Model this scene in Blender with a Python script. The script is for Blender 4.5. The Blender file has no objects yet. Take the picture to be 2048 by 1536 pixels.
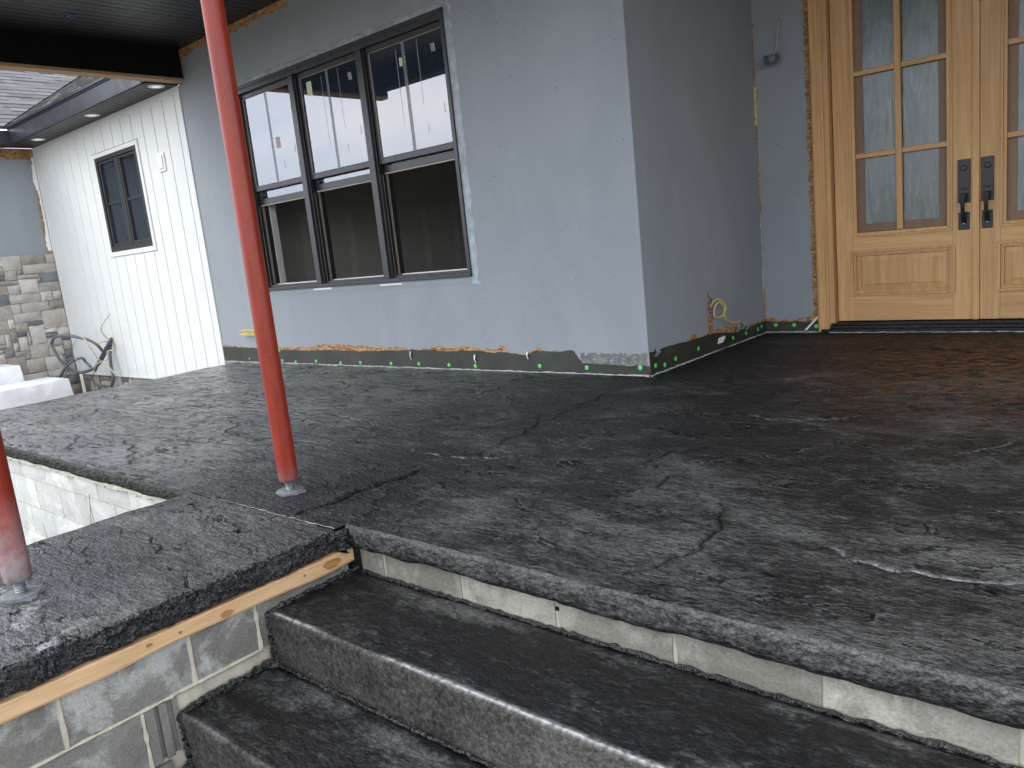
import bpy, math, random
import numpy as np
from mathutils import Matrix, Vector
random.seed(7)
sc = bpy.context.scene
COL = sc.collection
R_ = math.radians

# ------------------------------------------------------------------ camera
cam_d = bpy.data.cameras.new('camera'); cam = bpy.data.objects.new('camera', cam_d); COL.objects.link(cam)
cam_d.sensor_fit = 'HORIZONTAL'; cam_d.sensor_width = 36.0; cam_d.lens = 1572.3/2048*36
cam_d.clip_start = 0.05; cam_d.clip_end = 400
RW = np.array([[0.75918057, 0.64258476, -0.10358421], [0.03712837, -0.20163998, -0.97875574], [-0.64982024, 0.73920643, -0.17693928]])
M = Matrix(((RW[0][0], -RW[1][0], -RW[2][0], 2.73738639), (RW[0][1], -RW[1][1], -RW[2][1], -4.52703463),
            (RW[0][2], -RW[1][2], -RW[2][2], 0.98343904), (0, 0, 0, 1)))
cam.matrix_world = M
sc.camera = cam

# ------------------------------------------------------------------ sky: bright broken overcast
SUN_EL, SUN_AZ = 48.0, 215.0          # degrees; azimuth clockwise from +Y
W = bpy.data.worlds.new('World'); sc.world = W; W.use_nodes = True
wn, wl = W.node_tree.nodes, W.node_tree.links
bg = wn['Background']
sky = wn.new('ShaderNodeTexSky'); sky.sky_type = 'NISHITA'; sky.sun_disc = False
sky.sun_elevation = R_(SUN_EL); sky.sun_rotation = R_(SUN_AZ); sky.dust_density = 1.5
tc = wn.new('ShaderNodeTexCoord'); mp = wn.new('ShaderNodeMapping'); mp.inputs['Scale'].default_value = (1, 1, 2.6)
nz = wn.new('ShaderNodeTexNoise'); nz.inputs['Scale'].default_value = 1.7; nz.inputs['Detail'].default_value = 7; nz.inputs['Roughness'].default_value = .55
rp = wn.new('ShaderNodeValToRGB'); rp.color_ramp.elements[0].position = .30; rp.color_ramp.elements[1].position = .58
rp.color_ramp.elements[0].color = (.62, .62, .62, 1); rp.color_ramp.elements[1].color = (1, 1, 1, 1)
cl = wn.new('ShaderNodeValToRGB'); cl.color_ramp.elements[0].color = (7.4, 8.6, 10.8, 1); cl.color_ramp.elements[1].color = (11.7, 11.6, 11.6, 1)
cl.color_ramp.elements[0].position = .35; cl.color_ramp.elements[1].position = .65
mx = wn.new('ShaderNodeMix'); mx.data_type = 'RGBA'
wl.new(tc.outputs['Generated'], mp.inputs['Vector']); wl.new(mp.outputs[0], nz.inputs['Vector'])
wl.new(nz.outputs['Fac'], rp.inputs['Fac']); wl.new(nz.outputs['Fac'], cl.inputs['Fac'])
wl.new(rp.outputs['Color'], mx.inputs['Factor']); wl.new(sky.outputs[0], mx.inputs['A']); wl.new(cl.outputs['Color'], mx.inputs['B'])
wl.new(mx.outputs['Result'], bg.inputs['Color']); bg.inputs['Strength'].default_value = 0.13

# ------------------------------------------------------------------ weak sun behind cloud
sd = bpy.data.lights.new('sun', 'SUN'); sd.energy = 0.6; sd.angle = R_(30); sd.color = (1, .96, .9)
sun = bpy.data.objects.new('sun', sd); COL.objects.link(sun)
az, el = R_(SUN_AZ), R_(SUN_EL)
sdir = Vector((math.sin(az)*math.cos(el), math.cos(az)*math.cos(el), math.sin(el)))
sun.rotation_euler = sdir.to_track_quat('Z', 'Y').to_euler(); sun.location = sdir*30

# ------------------------------------------------------------------ exposure
sc.view_settings.view_transform = 'Standard'; sc.view_settings.look = 'None'
sc.view_settings.exposure = 1.2; sc.view_settings.gamma = 1; sc.view_settings.use_curve_mapping = False
sc.render.engine = 'CYCLES'; sc.cycles.max_bounces = 8; sc.cycles.transparent_max_bounces = 12

# ================================================================== material helpers
class NT:
    def __init__(s, name):
        m = bpy.data.materials.new(name); m.use_nodes = True
        s.m = m; s.n = m.node_tree.nodes; s.l = m.node_tree.links
        s.b = s.n['Principled BSDF']; s.out = s.n['Material Output']
        s._tc = None
    def node(s, t, **kw):
        n = s.n.new(t)
        for k, v in kw.items(): setattr(n, k, v)
        return n
    def link(s, a, b): s.l.new(a, b)
    def co(s, scale=(1, 1, 1), rot=(0, 0, 0)):
        if s._tc is None: s._tc = s.node('ShaderNodeTexCoord')
        m = s.node('ShaderNodeMapping'); m.inputs['Scale'].default_value = scale; m.inputs['Rotation'].default_value = rot
        s.link(s._tc.outputs['Object'], m.inputs['Vector']); return m.outputs[0]
    def noise(s, v, scale, detail=4, rough=.55, dist=0):
        n = s.node('ShaderNodeTexNoise'); n.inputs['Scale'].default_value = scale; n.inputs['Detail'].default_value = detail
        n.inputs['Roughness'].default_value = rough; n.inputs['Distortion'].default_value = dist
        s.link(v, n.inputs['Vector']); return n.outputs['Fac']
    def voro(s, v, scale, feature='F1', out='Distance'):
        n = s.node('ShaderNodeTexVoronoi', feature=feature); n.inputs['Scale'].default_value = scale
        s.link(v, n.inputs['Vector']); return n.outputs[out]
    def ramp(s, f, stops):
        r = s.node('ShaderNodeValToRGB'); e = r.color_ramp.elements
        while len(e) < len(stops): e.new(.5)
        for k, (p, c) in enumerate(stops):
            e[k].position = p; e[k].color = (c, c, c, 1) if not isinstance(c, tuple) else (*c, 1)
        s.link(f, r.inputs['Fac']); return r.outputs['Color']
    def mix(s, f, a, b, mode='MIX'):
        n = s.node('ShaderNodeMix', data_type='RGBA', blend_type=mode)
        for sock, v in (('Factor', f), ('A', a), ('B', b)):
            i = n.inputs[sock]
            if isinstance(v, (int, float)):
                i.default_value = v if sock == 'Factor' else (v, v, v, 1)
            elif isinstance(v, tuple): i.default_value = (*v, 1)
            else: s.link(v, i)
        return n.outputs['Result']
    def math(s, op, a, b=0.0, c=None, clamp=False):
        n = s.node('ShaderNodeMath', operation=op, use_clamp=clamp)
        for k, v in enumerate((a, b, c)):
            if v is None: continue
            if isinstance(v, (int, float)): n.inputs[k].default_value = v
            else: s.link(v, n.inputs[k])
        return n.outputs[0]
    def attr(s, name):
        n = s.node('ShaderNodeAttribute', attribute_name=name); return n.outputs['Fac']
    def rnd(s): return s.node('ShaderNodeObjectInfo').outputs['Random']
    def bump(s, h, strength=.3, dist=.01, prev=None):
        n = s.node('ShaderNodeBump'); n.inputs['Strength'].default_value = strength; n.inputs['Distance'].default_value = dist
        s.link(h, n.inputs['Height'])
        if prev is not None: s.link(prev, n.inputs['Normal'])
        return n.outputs[0]
    def fin(s, col=None, rough=None, nrm=None, metal=0, spec=.5, coat=0):
        for nm, v in (('Base Color', col), ('Roughness', rough), ('Normal', nrm)):
            if v is None: continue
            i = s.b.inputs[nm]
            if isinstance(v, tuple): i.default_value = (*v, 1)
            elif isinstance(v, (int, float)): i.default_value = v
            else: s.link(v, i)
        s.b.inputs['Metallic'].default_value = metal; s.b.inputs['Specular IOR Level'].default_value = spec
        s.b.inputs['Coat Weight'].default_value = coat
        return s.m

def plain(name, col, rough=.5, metal=0, var=.12, scale=9, bump=.06, spec=.5):
    t = NT(name); v = t.co(); n = t.noise(v, scale, 5)
    dk = tuple(c*(1-var) for c in col); lt = tuple(min(1, c*(1+var)) for c in col)
    c = t.ramp(n, [(.3, dk), (.7, lt)])
    r = t.ramp(t.noise(v, scale*2.3, 3), [(.3, max(0, rough-.08)), (.7, min(1, rough+.08))])
    nb = t.bump(t.noise(v, scale*12, 3), bump, .004)
    return t.fin(c, r, nb, metal, spec)

# --- stamped concrete
def mat_slab(name, dark=1.0, shift=0.0, bk=1.0):
    t = NT(name); v = t.co()
    vs = t.co((1.0, 1.9, 1.4), (0, 0, R_(-14)))
    big = t.noise(t.co((1, 1.5, 1), (0, 0, R_(-14))), 1.5, 5, .62, .8); mid = t.noise(vs, 7, 4, .62, .4); fl1 = t.noise(vs, 48, 2.2, .6, .15); fl2 = t.noise(vs, 21, 3, .62, .3); grit = t.noise(v, 150, 2, .6)
    ht = t.attr('ht'); gr = t.attr('groove'); cr = t.attr('crust'); gy = t.attr('grey'); bn = t.attr('door_reflection'); gs = t.attr('gloss')
    k = t.math('MULTIPLY_ADD', big, .88, -.125); k = t.math('MULTIPLY_ADD', mid, .46, k); k = t.math('MULTIPLY_ADD', fl2, .36, k); k = t.math('MULTIPLY_ADD', fl1, .45, k)
    k = t.math('MULTIPLY_ADD', gy, .20, k); k = t.math('MULTIPLY_ADD', ht, .10, k); k = t.math('ADD', k, shift)
    c = t.ramp(t.math('SUBTRACT', k, .5), [(.41, (.006*dark, .006*dark, .006*dark)), (.49, (.0145*dark, .0147*dark, .0143*dark)), (.57, (.034*dark, .0342*dark, .0328*dark)), (.73, (.074*dark, .0745*dark, .070*dark))])
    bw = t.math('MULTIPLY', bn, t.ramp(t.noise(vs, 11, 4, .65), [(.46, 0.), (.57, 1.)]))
    c = t.mix(bw, c, (.17, .072, .030))  # brown of the reflected door put into the slab colour
    c = t.mix(1.0, c, t.ramp(grit, [(.35, .6), (.65, 1.35)]), 'MULTIPLY')
    spk = t.ramp(t.voro(v, 42), [(.04, 1.), (.06, 0.)]); spk2 = t.ramp(t.noise(v, 9, 2), [(.60, 0.), (.68, 1.)])
    c = t.mix(t.math('MULTIPLY', t.math('MULTIPLY', spk, spk2), .6), c, (.4, .4, .39))
    vc = t.co((.9, 2.4, 1.4), (0, 0, R_(-22)))
    cn = t.noise(vc, 4.2, 5, .58, .7); cm = t.ramp(t.noise(vs, 2.3, 3), [(.44, 0.), (.56, 1.)])
    crs = t.math('MULTIPLY', t.ramp(t.math('ABSOLUTE', t.math('SUBTRACT', cn, .5)), [(.006, 1.), (.020, 0.)]), cm)
    lip = t.math('MULTIPLY', t.ramp(t.math('ABSOLUTE', t.math('SUBTRACT', cn, .524)), [(.0, 1.), (.012, 0.)]), cm)
    lip = t.math('MULTIPLY', lip, bk); crs = t.math('MULTIPLY', crs, min(1, bk*bk+.05))
    c = t.mix(t.math('MULTIPLY', lip, .30), c, (.17, .17, .165))
    c = t.mix(t.math('MULTIPLY', crs, .8), c, (.004, .004, .0045))
    c = t.mix(t.math('MULTIPLY', gr, .85), c, (.005, .005, .0055))
    c = t.mix(cr, c, t.ramp(t.noise(v, 60, 4), [(.35, .12), (.6, .42)]))
    rr = t.ramp(fl2, [(.35, .42), (.65, .62)])
    rr = t.mix(cr, rr, .9)
    b1 = t.bump(t.math('ADD', fl2, mid), .8*bk, .022)
    b2 = t.bump(t.math('ADD', fl1, t.math('MULTIPLY', grit, .3)), .8*bk, .010, b1)
    b2 = t.bump(crs, -.7*bk, .008, b2)
    t.b.inputs['Coat Roughness'].default_value = .15; t.b.inputs['Coat IOR'].default_value = 2.0
    sl = t.noise(t.co((1.0, 3.2, 1.4), (0, 0, R_(-20))), 6.5, 6, .66, .5)
    t.link(t.bump(t.math('MULTIPLY_ADD', sl, 1.6, t.math('MULTIPLY', fl2, .6)), 1.0, .030), t.b.inputs['Coat Normal'])
    m = t.fin(c, rr, b2, 0, .22)
    t.link(t.math('MULTIPLY_ADD', t.math('MAXIMUM', crs, gr), -.22, .24), t.b.inputs['Specular IOR Level'])
    t.link(t.math('MULTIPLY', t.math('MULTIPLY', gs, t.ramp(sl, [(.40, .45), (.50, 1.)])), t.math('SUBTRACT', 1.0, t.math('MAXIMUM', t.math('MAXIMUM', cr, crs), gr))), t.b.inputs['Coat Weight'])
    return m

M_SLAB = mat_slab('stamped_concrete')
M_STEP = mat_slab('stamped_concrete_step', .9, -.04, .45)
def mat_riser():
    t = NT('concrete_riser'); v = t.co(); n = t.noise(v, 3, 5, .65); f = t.noise(v, 60, 2.5, .6); g = t.noise(v, 150, 2, .6); cr = t.attr('crust'); gr = t.attr('groove')
    k = t.math('MULTIPLY_ADD', f, .50, t.math('MULTIPLY', n, .55))
    c = t.ramp(k, [(.40, (.017, .017, .016)), (.53, (.052, .051, .046)), (.68, (.105, .102, .092))])
    c = t.mix(1.0, c, t.ramp(g, [(.35, .65), (.65, 1.3)]), 'MULTIPLY')
    c = t.mix(t.math('MULTIPLY', gr, .85), c, (.005, .005, .0055))
    c = t.mix(cr, c, t.ramp(t.noise(v, 60, 4), [(.35, .16), (.6, .42)]))
    return t.fin(c, .7, t.bump(f, .7, .006), 0, .2)
M_RISER = mat_riser()
def mat_slurry():
    t = NT('black_sealed_edge'); v = t.co()
    n = t.noise(v, 25, 6, .7)
    c = t.ramp(n, [(.35, (.004, .004, .0045)), (.58, (.011, .011, .012)), (.72, (.07, .07, .072))])
    return t.fin(c, t.ramp(t.noise(v, 40, 3), [(.35, .16), (.65, .38)]), t.bump(t.noise(v, 42, 3.5, .66), 1.0, .035), 0, .8)
M_BLACKEDGE = mat_slurry()
def mat_edge(name, k3=(1, 1, 1)):
    t = NT(name); v = t.co()
    n = t.noise(v, 9, 5, .65); f = t.noise(t.co((1, 1, 1.5)), 52, 2.5, .62); g = t.noise(v, 140, 2, .6); e = t.attr('ht')
    k = t.math('MULTIPLY_ADD', e, .28, t.math('MULTIPLY_ADD', f, .55, t.math('MULTIPLY', n, .45)))
    c = t.ramp(k, [(.46, (.006, .006, .006)), (.58, (.024, .0245, .024)), (.70, (.062, .063, .062)), (.85, (.092, .094, .095))])
    c = t.mix(1.0, c, t.ramp(g, [(.35, .6), (.65, 1.35)]), 'MULTIPLY')
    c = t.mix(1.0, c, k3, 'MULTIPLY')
    return t.fin(c, .7, t.bump(t.math('ADD', f, n), .9, .016), 0, .2)
M_EDGE = mat_edge('rough_concrete_edge')
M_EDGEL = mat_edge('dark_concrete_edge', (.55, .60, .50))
# --- sheathing painted / coated blue grey
def mat_sheath():
    t = NT('coated_sheathing'); v = t.co()
    st = t.co((9, 9, 42))
    n = t.noise(t.co((1, 1, .45)), 1.6, 6, .66, .8); f = t.noise(st, 2.4, 5, .6)
    c = t.ramp(n, [(.3, (.222, .247, .268)), (.7, (.266, .290, .310))])
    flake = t.ramp(t.noise(t.co((22, 22, 60), (.2, .3, .1)), 1.6, 3, .6), [(.30, 0.), (.34, 1.)])
    c = t.mix(t.math('MULTIPLY', t.math('SUBTRACT', 1.0, flake), .32), c, (.05, .055, .065))
    ch = t.ramp(t.voro(v, 7.5), [(.026, 1.), (.048, 0.)]); c = t.mix(t.math('MULTIPLY', ch, .9), c, (.035, .037, .04))
    vn = t.node('ShaderNodeSeparateXYZ'); t.link(v, vn.inputs[0])
    sx = t.math('ABSOLUTE', t.math('SUBTRACT', t.math('FRACT', t.math('MULTIPLY_ADD', t.math('ADD', vn.outputs[0], vn.outputs[1]), .82, .37)), .5))
    seam = t.ramp(sx, [(.0012, 1.), (.0032, 0.)])
    c = t.mix(t.math('MULTIPLY', seam, .12), c, (.08, .09, .1))
    b = t.bump(f, .40, .004); b = t.bump(t.noise(v, 120, 3), .25, .002, b); b = t.bump(seam, -.15, .002, b)
    return t.fin(c, t.ramp(f, [(.3, .55), (.7, .75)]), b, 0, .35)
M_SHEATH = mat_sheath()
def mat_osb():
    t = NT('bare_osb')
    a = t.co((14, 14, 40), (.3, .5, .2))
    n = t.node('ShaderNodeTexVoronoi'); n.inputs['Scale'].default_value = 2.2; t.link(a, n.inputs['Vector'])
    sp = t.node('ShaderNodeSeparateColor'); t.link(n.outputs['Color'], sp.inputs[0])
    g = t.noise(t.co((6, 6, 90)), 4, 4)
    c = t.ramp(t.math('MULTIPLY_ADD', g, .35, t.math('MULTIPLY', sp.outputs[0], .7)), [(.1, (.13, .065, .028)), (.45, (.30, .155, .065)), (.9, (.47, .30, .15))])
    return t.fin(c, .75, t.bump(n.outputs['Distance'], .5, .004), 0, .25)
M_OSB = mat_osb()
def mat_membrane():
    t = NT('membrane'); v = t.co()
    n = t.noise(v, 3, 6, .65)
    c = t.ramp(n, [(.3, (.013, .015, .010)), (.6, (.030, .032, .022)), (.8, (.06, .061, .048))])
    sp = t.ramp(t.voro(v, 16), [(.03, 1.), (.05, 0.)]); c = t.mix(t.math('MULTIPLY', sp, .35), c, (.3, .32, .33))
    return t.fin(c, .55, t.bump(t.noise(t.co((4, 4, 1)), 5, 5), .35, .006))
M_MEMB = mat_membrane()
M_MEMB2 = plain('worn_membrane', (.14, .145, .13), .7, 0, .3, 14, .2)
def mat_cmu(name, base, lo, eff, vr=(.84, 1.1)):
    t = NT(name); v = t.co(); r = t.rnd()
    n = t.noise(v, 4, 6, .6); g = t.noise(v, 130, 3, .6)
    c = t.ramp(n, [(.3, lo), (.7, base)])
    c = t.mix(t.ramp(t.noise(v, 3.2, 6, .7, .6), [(.50, 0.), (.60, 1.)]), c, eff)
    c = t.mix(1.0, c, t.ramp(r, [(0., vr[0]), (1., vr[1])]), 'MULTIPLY')
    c = t.mix(1.0, c, t.ramp(g, [(.3, .78), (.7, 1.14)]), 'MULTIPLY')
    pit = t.ramp(t.voro(v, 55), [(.05, 1.), (.12, 0.)]); pm = t.ramp(t.noise(v, 12, 2), [(.55, 0.), (.62, 1.)])
    pits = t.math('MULTIPLY', pit, pm)
    c = t.mix(t.math('MULTIPLY', pits, .6), c, tuple(x*.35 for x in lo))
    b = t.bump(g, .6, .003); b = t.bump(pits, -.7, .004, b)
    return t.fin(c, .9, b, 0, .2)
M_CMU = mat_cmu('grey_block', (.20, .194, .170), (.14, .136, .12), (.34, .338, .315))
M_CMUR = mat_cmu('riser_block', (.190, .184, .155), (.155, .150, .128), (.25, .243, .205), (.78, 1.38))
M_CMUW = mat_cmu('white_block', (.50, .51, .48), (.42, .43, .41), (.58, .585, .56))
M_MORTAR = plain('mortar', (.42, .385, .30), .9, 0, .2, 14, .5)
M_MORTARR = plain('riser_mortar', (.36, .335, .265), .9, 0, .15, 14, .5)
M_MORTARW = plain('pale_mortar', (.50, .485, .41), .9, 0, .15, 14, .5)
# --- wood
def mat_wood(name, axis, lt, dk, rough=.5, sc_=1.0):
    t = NT(name); s3 = [26*sc_, 26*sc_, 26*sc_]; s3[axis] = 1.1*sc_
    a = t.co(tuple(s3)); r = t.rnd()
    off = t.node('ShaderNodeVectorMath', operation='ADD'); t.link(a, off.inputs[0])
    cmb = t.node('ShaderNodeCombineXYZ'); 
    for k in range(3): t.link(t.math('MULTIPLY', r, 37.0+k*11), cmb.inputs[k])
    t.link(cmb.outputs[0], off.inputs[1]); a = off.outputs[0]
    n = t.noise(a, 1.0, 6, .6, .8); f = t.noise(a, 7, 4, .7)
    k = t.math('MULTIPLY_ADD', f, .35, t.math('MULTIPLY', n, .75))
    c = t.ramp(k, [(.36, dk), (.54, tuple((x+y)/2 for x, y in zip(lt, dk))), (.70, lt)])
    c = t.mix(1.0, c, t.ramp(r, [(0., .92), (1., 1.06)]), 'MULTIPLY')
    return t.fin(c, t.ramp(f, [(.3, rough-.06), (.7, rough+.1)]), t.bump(f, .15, .002), 0, .4)
DL, DD = (.62, .375, .165), (.42, .235, .092)
M_WV = mat_wood('door_wood_upright', 2, DL, DD); M_WH = mat_wood('door_wood_level', 0, DL, DD)
M_WDARK = mat_wood('door_wood_inner', 2, (.23, .145, .09), (.17, .105, .062))
M_LUM = mat_wood('form_lumber', 1, (.62, .42, .23), (.40, .235, .105), .7, .8)
M_KNOT = mat_wood('knot_wood', 1, (.42, .22, .07), (.16, .07, .02), .6, 2.0)
M_BEAMEDGE = mat_wood('beam_edge_wood', 1, (.52, .35, .19), (.34, .2, .1), .7, .8)
# --- paints, metals, plastics
def mat_red():
    t = NT('red_post_paint'); v = t.co(); g = t.node('ShaderNodeSeparateXYZ'); t.link(v, g.inputs[0])
    n = t.noise(t.co((1, 1, .12)), 22, 5, .65)
    c = t.ramp(n, [(.3, (.150, .0145, .007)), (.7, (.262, .029, .0125))])
    d = t.attr('dust'); dn = t.noise(v, 26, 6, .7)
    c = t.mix(t.math('MULTIPLY', d, t.ramp(dn, [(.28, .25), (.55, 1.)]), clamp=True), c, (.27, .265, .27))
    bl = t.attr('dark_foot'); c = t.mix(bl, c, (.02, .02, .022))
    sp = t.ramp(t.voro(v, 38), [(.04, 1.), (.07, 0.)]); c = t.mix(t.math('MULTIPLY', sp, t.ramp(t.noise(v, 7, 2), [(.44, 0.), (.60, .8)])), c, (.34, .24, .2))
    rr = t.mix(d, t.ramp(n, [(.3, .26), (.7, .40)]), .8)
    return t.fin(c, rr, t.bump(n, .08, .003), 0, .38)
M_RED = mat_red()
M_ZINC = plain('dusty_zinc', (.24, .25, .26), .5, .6, .3, 30, .2)
M_DUST = plain('dusty_plate', (.125, .13, .135), .8, 0, .35, 40, .4)
M_BLACKVINYL = plain('black_window_frame', (.020, .0205, .022), .34, 0, .15, 14, .03)
M_BLACKMET = plain('black_hardware', (.013, .013, .0135), .38, .2, .15, 30, .04)
M_TAN = plain('tan_track', (.36, .31, .25), .55, 0, .1, 9, .03)
M_WHITE = plain('white_vinyl', (.62, .635, .62), .45, 0, .02, 3, .03)
M_WHITE2 = plain('white_plastic', (.76, .77, .75), .4, 0, .03, 9, .03)
M_CEIL = plain('dark_soffit', (.011, .0115, .0135), .42, 0, .15, 5, .04)
M_FASCIA = plain('black_fascia', (.016, .018, .024), .36, 0, .25, 4, .05)
M_WRAP = plain('black_wrap', (.0045, .0045, .0045), .75, 0, .2, 4, .05, .2)
M_GUTTER = plain('drip_edge', (.012, .014, .018), .3, .1, .15, 6, .03)
M_GREEN = plain('green_cap', (.08, .55, .11), .45, 0, .15, 30, .03)
M_YELLOW = plain('yellow_cable', (.62, .44, .06), .45, 0, .12, 30, .03)
M_CABLE = plain('tan_cable', (.42, .36, .22), .5, 0, .15, 30, .03)
M_CONDUIT = plain('grey_conduit', (.075, .085, .10), .55, 0, .12, 18, .1)
M_BLUE = plain('blue_box', (.012, .075, .32), .4, 0, .15, 20, .03)
M_FOAM = plain('foam', (.62, .50, .17), .85, 0, .25, 60, .7)
M_SEAL = plain('cement_bead', (.36, .355, .34), .85, 0, .3, 30, .5)
M_SEALD = plain('grey_bead', (.20, .20, .195), .85, 0, .3, 30, .5)
M_TAPE = NT('silver_tape')
def _tape():
    t = M_TAPE; v = t.co(); n = t.noise(v, 9, 6, .7)
    c = t.ramp(n, [(.35, (.20, .23, .25)), (.6, (.34, .38, .41)), (.75, (.52, .56, .58))])
    return t.fin(c, .45, t.bump(t.noise(v, 26, 5, .7), .8, .01), .15, .5)
M_TAPE = _tape()
M_STICK = plain('label_sticker', (.46, .55, .36), .6, 0, .1, 30, .02)
M_STICKW = plain('pale_sticker', (.7, .7, .68), .6, 0, .1, 30, .02)
M_DRY = plain('drywall', (.50, .50, .47), .9, 0, .05, 3, .05)
M_DRYC = plain('joint_compound', (.58, .58, .55), .9, 0, .06, 20, .05)
M_SUBF = plain('subfloor', (.30, .22, .14), .8, 0, .2, 8, .1)
M_DARKROOM = plain('dim_room', (.16, .165, .18), .9, 0, .1, 3, .05)
M_SILL = plain('dark_threshold', (.02, .021, .024), .3, .5, .2, 14, .05)
M_GALV = plain('galvanised_metal', (.26, .27, .27), .28, .8, .15, 20, .1)
M_TARP = NT('white_sheet')
def _tarp():
    t = M_TARP; v = t.co(); n = t.noise(v, 2.2, 6, .6, 1.2)
    c = t.ramp(n, [(.3, (.62, .625, .63)), (.7, (.78, .785, .79))])
    return t.fin(c, .55, t.bump(n, .5, .05))
M_TARP = _tarp()
def mat_stone(name, a, b):
    t = NT(name); v = t.co(); r = t.rnd(); n = t.noise(v, 9, 7, .65, .5)
    c = t.ramp(n, [(.3, a), (.7, b)])
    c = t.mix(1.0, c, t.ramp(r, [(0., .82), (1., 1.15)]), 'MULTIPLY')
    return t.fin(c, .85, t.bump(t.noise(v, 24, 6, .65), .6, .012), 0, .25)
M_ST = [mat_stone('stone_buff', (.30, .265, .225), (.43, .395, .35)), mat_stone('stone_slate', (.13, .135, .15), (.21, .215, .23)), mat_stone('stone_tan', (.23, .20, .165), (.33, .295, .245)),
        mat_stone('stone_pale', (.36, .335, .30), (.50, .47, .43))]
M_STMORT = plain('stone_joint', (.17, .162, .15), .9, 0, .15, 20, .4)
def mat_shingle():
    t = NT('asphalt_shingle'); v = t.co(); r = t.rnd()
    g = t.noise(v, 160, 3, .7); n = t.noise(v, 3, 5, .6)
    c = t.ramp(r, [(0., (.108, .104, .103)), (.5, (.136, .132, .130)), (1., (.164, .160, .157))])
    c = t.mix(1.0, c, t.ramp(g, [(.3, .6), (.7, 1.3)]), 'MULTIPLY'); c = t.mix(1.0, c, t.ramp(n, [(.3, .85), (.7, 1.12)]), 'MULTIPLY')
    return t.fin(c, .9, t.bump(g, .5, .003), 0, .25)
M_SHING = mat_shingle()
def mat_ground():
    t = NT('ground'); v = t.co(); n = t.noise(v, .25, 6, .6); g = t.noise(v, 30, 5, .7)
    c = t.ramp(n, [(.35, (.20, .17, .13)), (.6, (.27, .25, .21)), (.75, (.13, .15, .07))])
    c = t.mix(1.0, c, t.ramp(g, [(.3, .6), (.7, 1.3)]), 'MULTIPLY')
    return t.fin(c, .95, t.bump(g, .8, .03), 0, .2)
M_GROUND = mat_ground()
M_GRASS = plain('grass_blade', (.07, .12, .03), .6, 0, .3, 20, .05)
def mat_glass(name, refl0=.13, ior=2.3, film=.20):
    t = NT(name); t.n.remove(t.b); v = t.co()
    tr = t.node('ShaderNodeBsdfTransparent'); tr.inputs['Color'].default_value = (.62, .68, .70, 1)
    gl = t.node('ShaderNodeBsdfGlossy'); gl.inputs['Roughness'].default_value = .015; gl.inputs['Color'].default_value = (.95, .96, 1, 1)
    df = t.node('ShaderNodeBsdfDiffuse'); df.inputs['Color'].default_value = (.30, .40, .54, 1)
    fr = t.node('ShaderNodeFresnel'); fr.inputs['IOR'].default_value = ior
    a = t.node('ShaderNodeMixShader'); b = t.node('ShaderNodeMixShader')
    st = t.noise(t.co((16, 16, .25)), 1.6, 4, .65)
    t.link(t.math('MULTIPLY', t.ramp(st, [(.40, .6), (.66, 1.)]), film), b.inputs['Fac'])
    bp = t.bump(t.noise(t.co((1, 1, .5)), 1.2, 2), .02, .02); t.link(bp, gl.inputs['Normal'])
    t.link(fr.outputs[0], a.inputs['Fac']); t.link(tr.outputs[0], a.inputs[1]); t.link(gl.outputs[0], a.inputs[2])
    t.link(a.outputs[0], b.inputs[1]); t.link(df.outputs[0], b.inputs[2]); t.link(b.outputs[0], t.out.inputs['Surface'])
    return t.m
def mat_reflected_band():
    t = NT('reflected_band'); t.n.remove(t.b); tr = t.node('ShaderNodeBsdfTransparent'); df = t.node('ShaderNodeBsdfDiffuse'); df.inputs['Color'].default_value = (.30, .32, .36, 1)
    a = t.node('ShaderNodeMixShader'); t.link(t.math('MULTIPLY', t.noise(t.co((20, 20, .6)), 1.5, 3), .62), a.inputs['Fac'])
    t.link(tr.outputs[0], a.inputs[1]); t.link(df.outputs[0], a.inputs[2]); t.link(a.outputs[0], t.out.inputs['Surface']); return t.m
M_REFLBAND = mat_reflected_band()  # see-through grey that paints a reflected band on the panes
M_GLASS = mat_glass('window_glass', film=.05, ior=2.7); M_GLASS2 = mat_glass('small_window_glass', film=.03, ior=1.7)
def mat_wavy():
    t = NT('wavy_privacy_glass'); v = t.co((1, 1, .30), (0, R_(10), 0))
    n1 = t.noise(t.co((5.5, 1, .85), (0, R_(8), 0)), 1.3, 3, .5, 1.6); n2 = t.noise(t.co((7, 1, 1.1), (0, R_(14), 0)), 1.7, 2, .5, 1.2)
    l1 = t.ramp(t.math('ABSOLUTE', t.math('SUBTRACT', n1, .5)), [(.0, 1.), (.022, 0.)]); l2 = t.ramp(t.math('ABSOLUTE', t.math('SUBTRACT', n2, .47)), [(.0, .7), (.030, 0.)])
    ms = t.ramp(t.noise(t.co((1, 1, .6)), 7, 3), [(.40, .1), (.6, 1.)])
    c = t.mix(t.math('MULTIPLY', t.math('MAXIMUM', l1, l2), t.math('MULTIPLY', ms, .45)), t.ramp(t.noise(t.co((2.5, 1, .5)), 4, 4, .6, .8), [(.3, (.060, .080, .073)), (.7, (.150, .178, .165))]), (.26, .29, .29))
    b = t.bump(n1, .30, .02); b = t.bump(t.noise(t.co((1, 1, .5)), 14, 3), .05, .004, b)
    return t.fin(c, .24, b, 0, .7)
M_WAVY = mat_wavy()
def mat_lens():
    t = NT('downlight_lens'); t.b.inputs['Emission Color'].default_value = (1, .97, .9, 1); t.b.inputs['Emission Strength'].default_value = .22
    return t.fin((.75, .75, .72), .5)
M_LENS = mat_lens()

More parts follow.
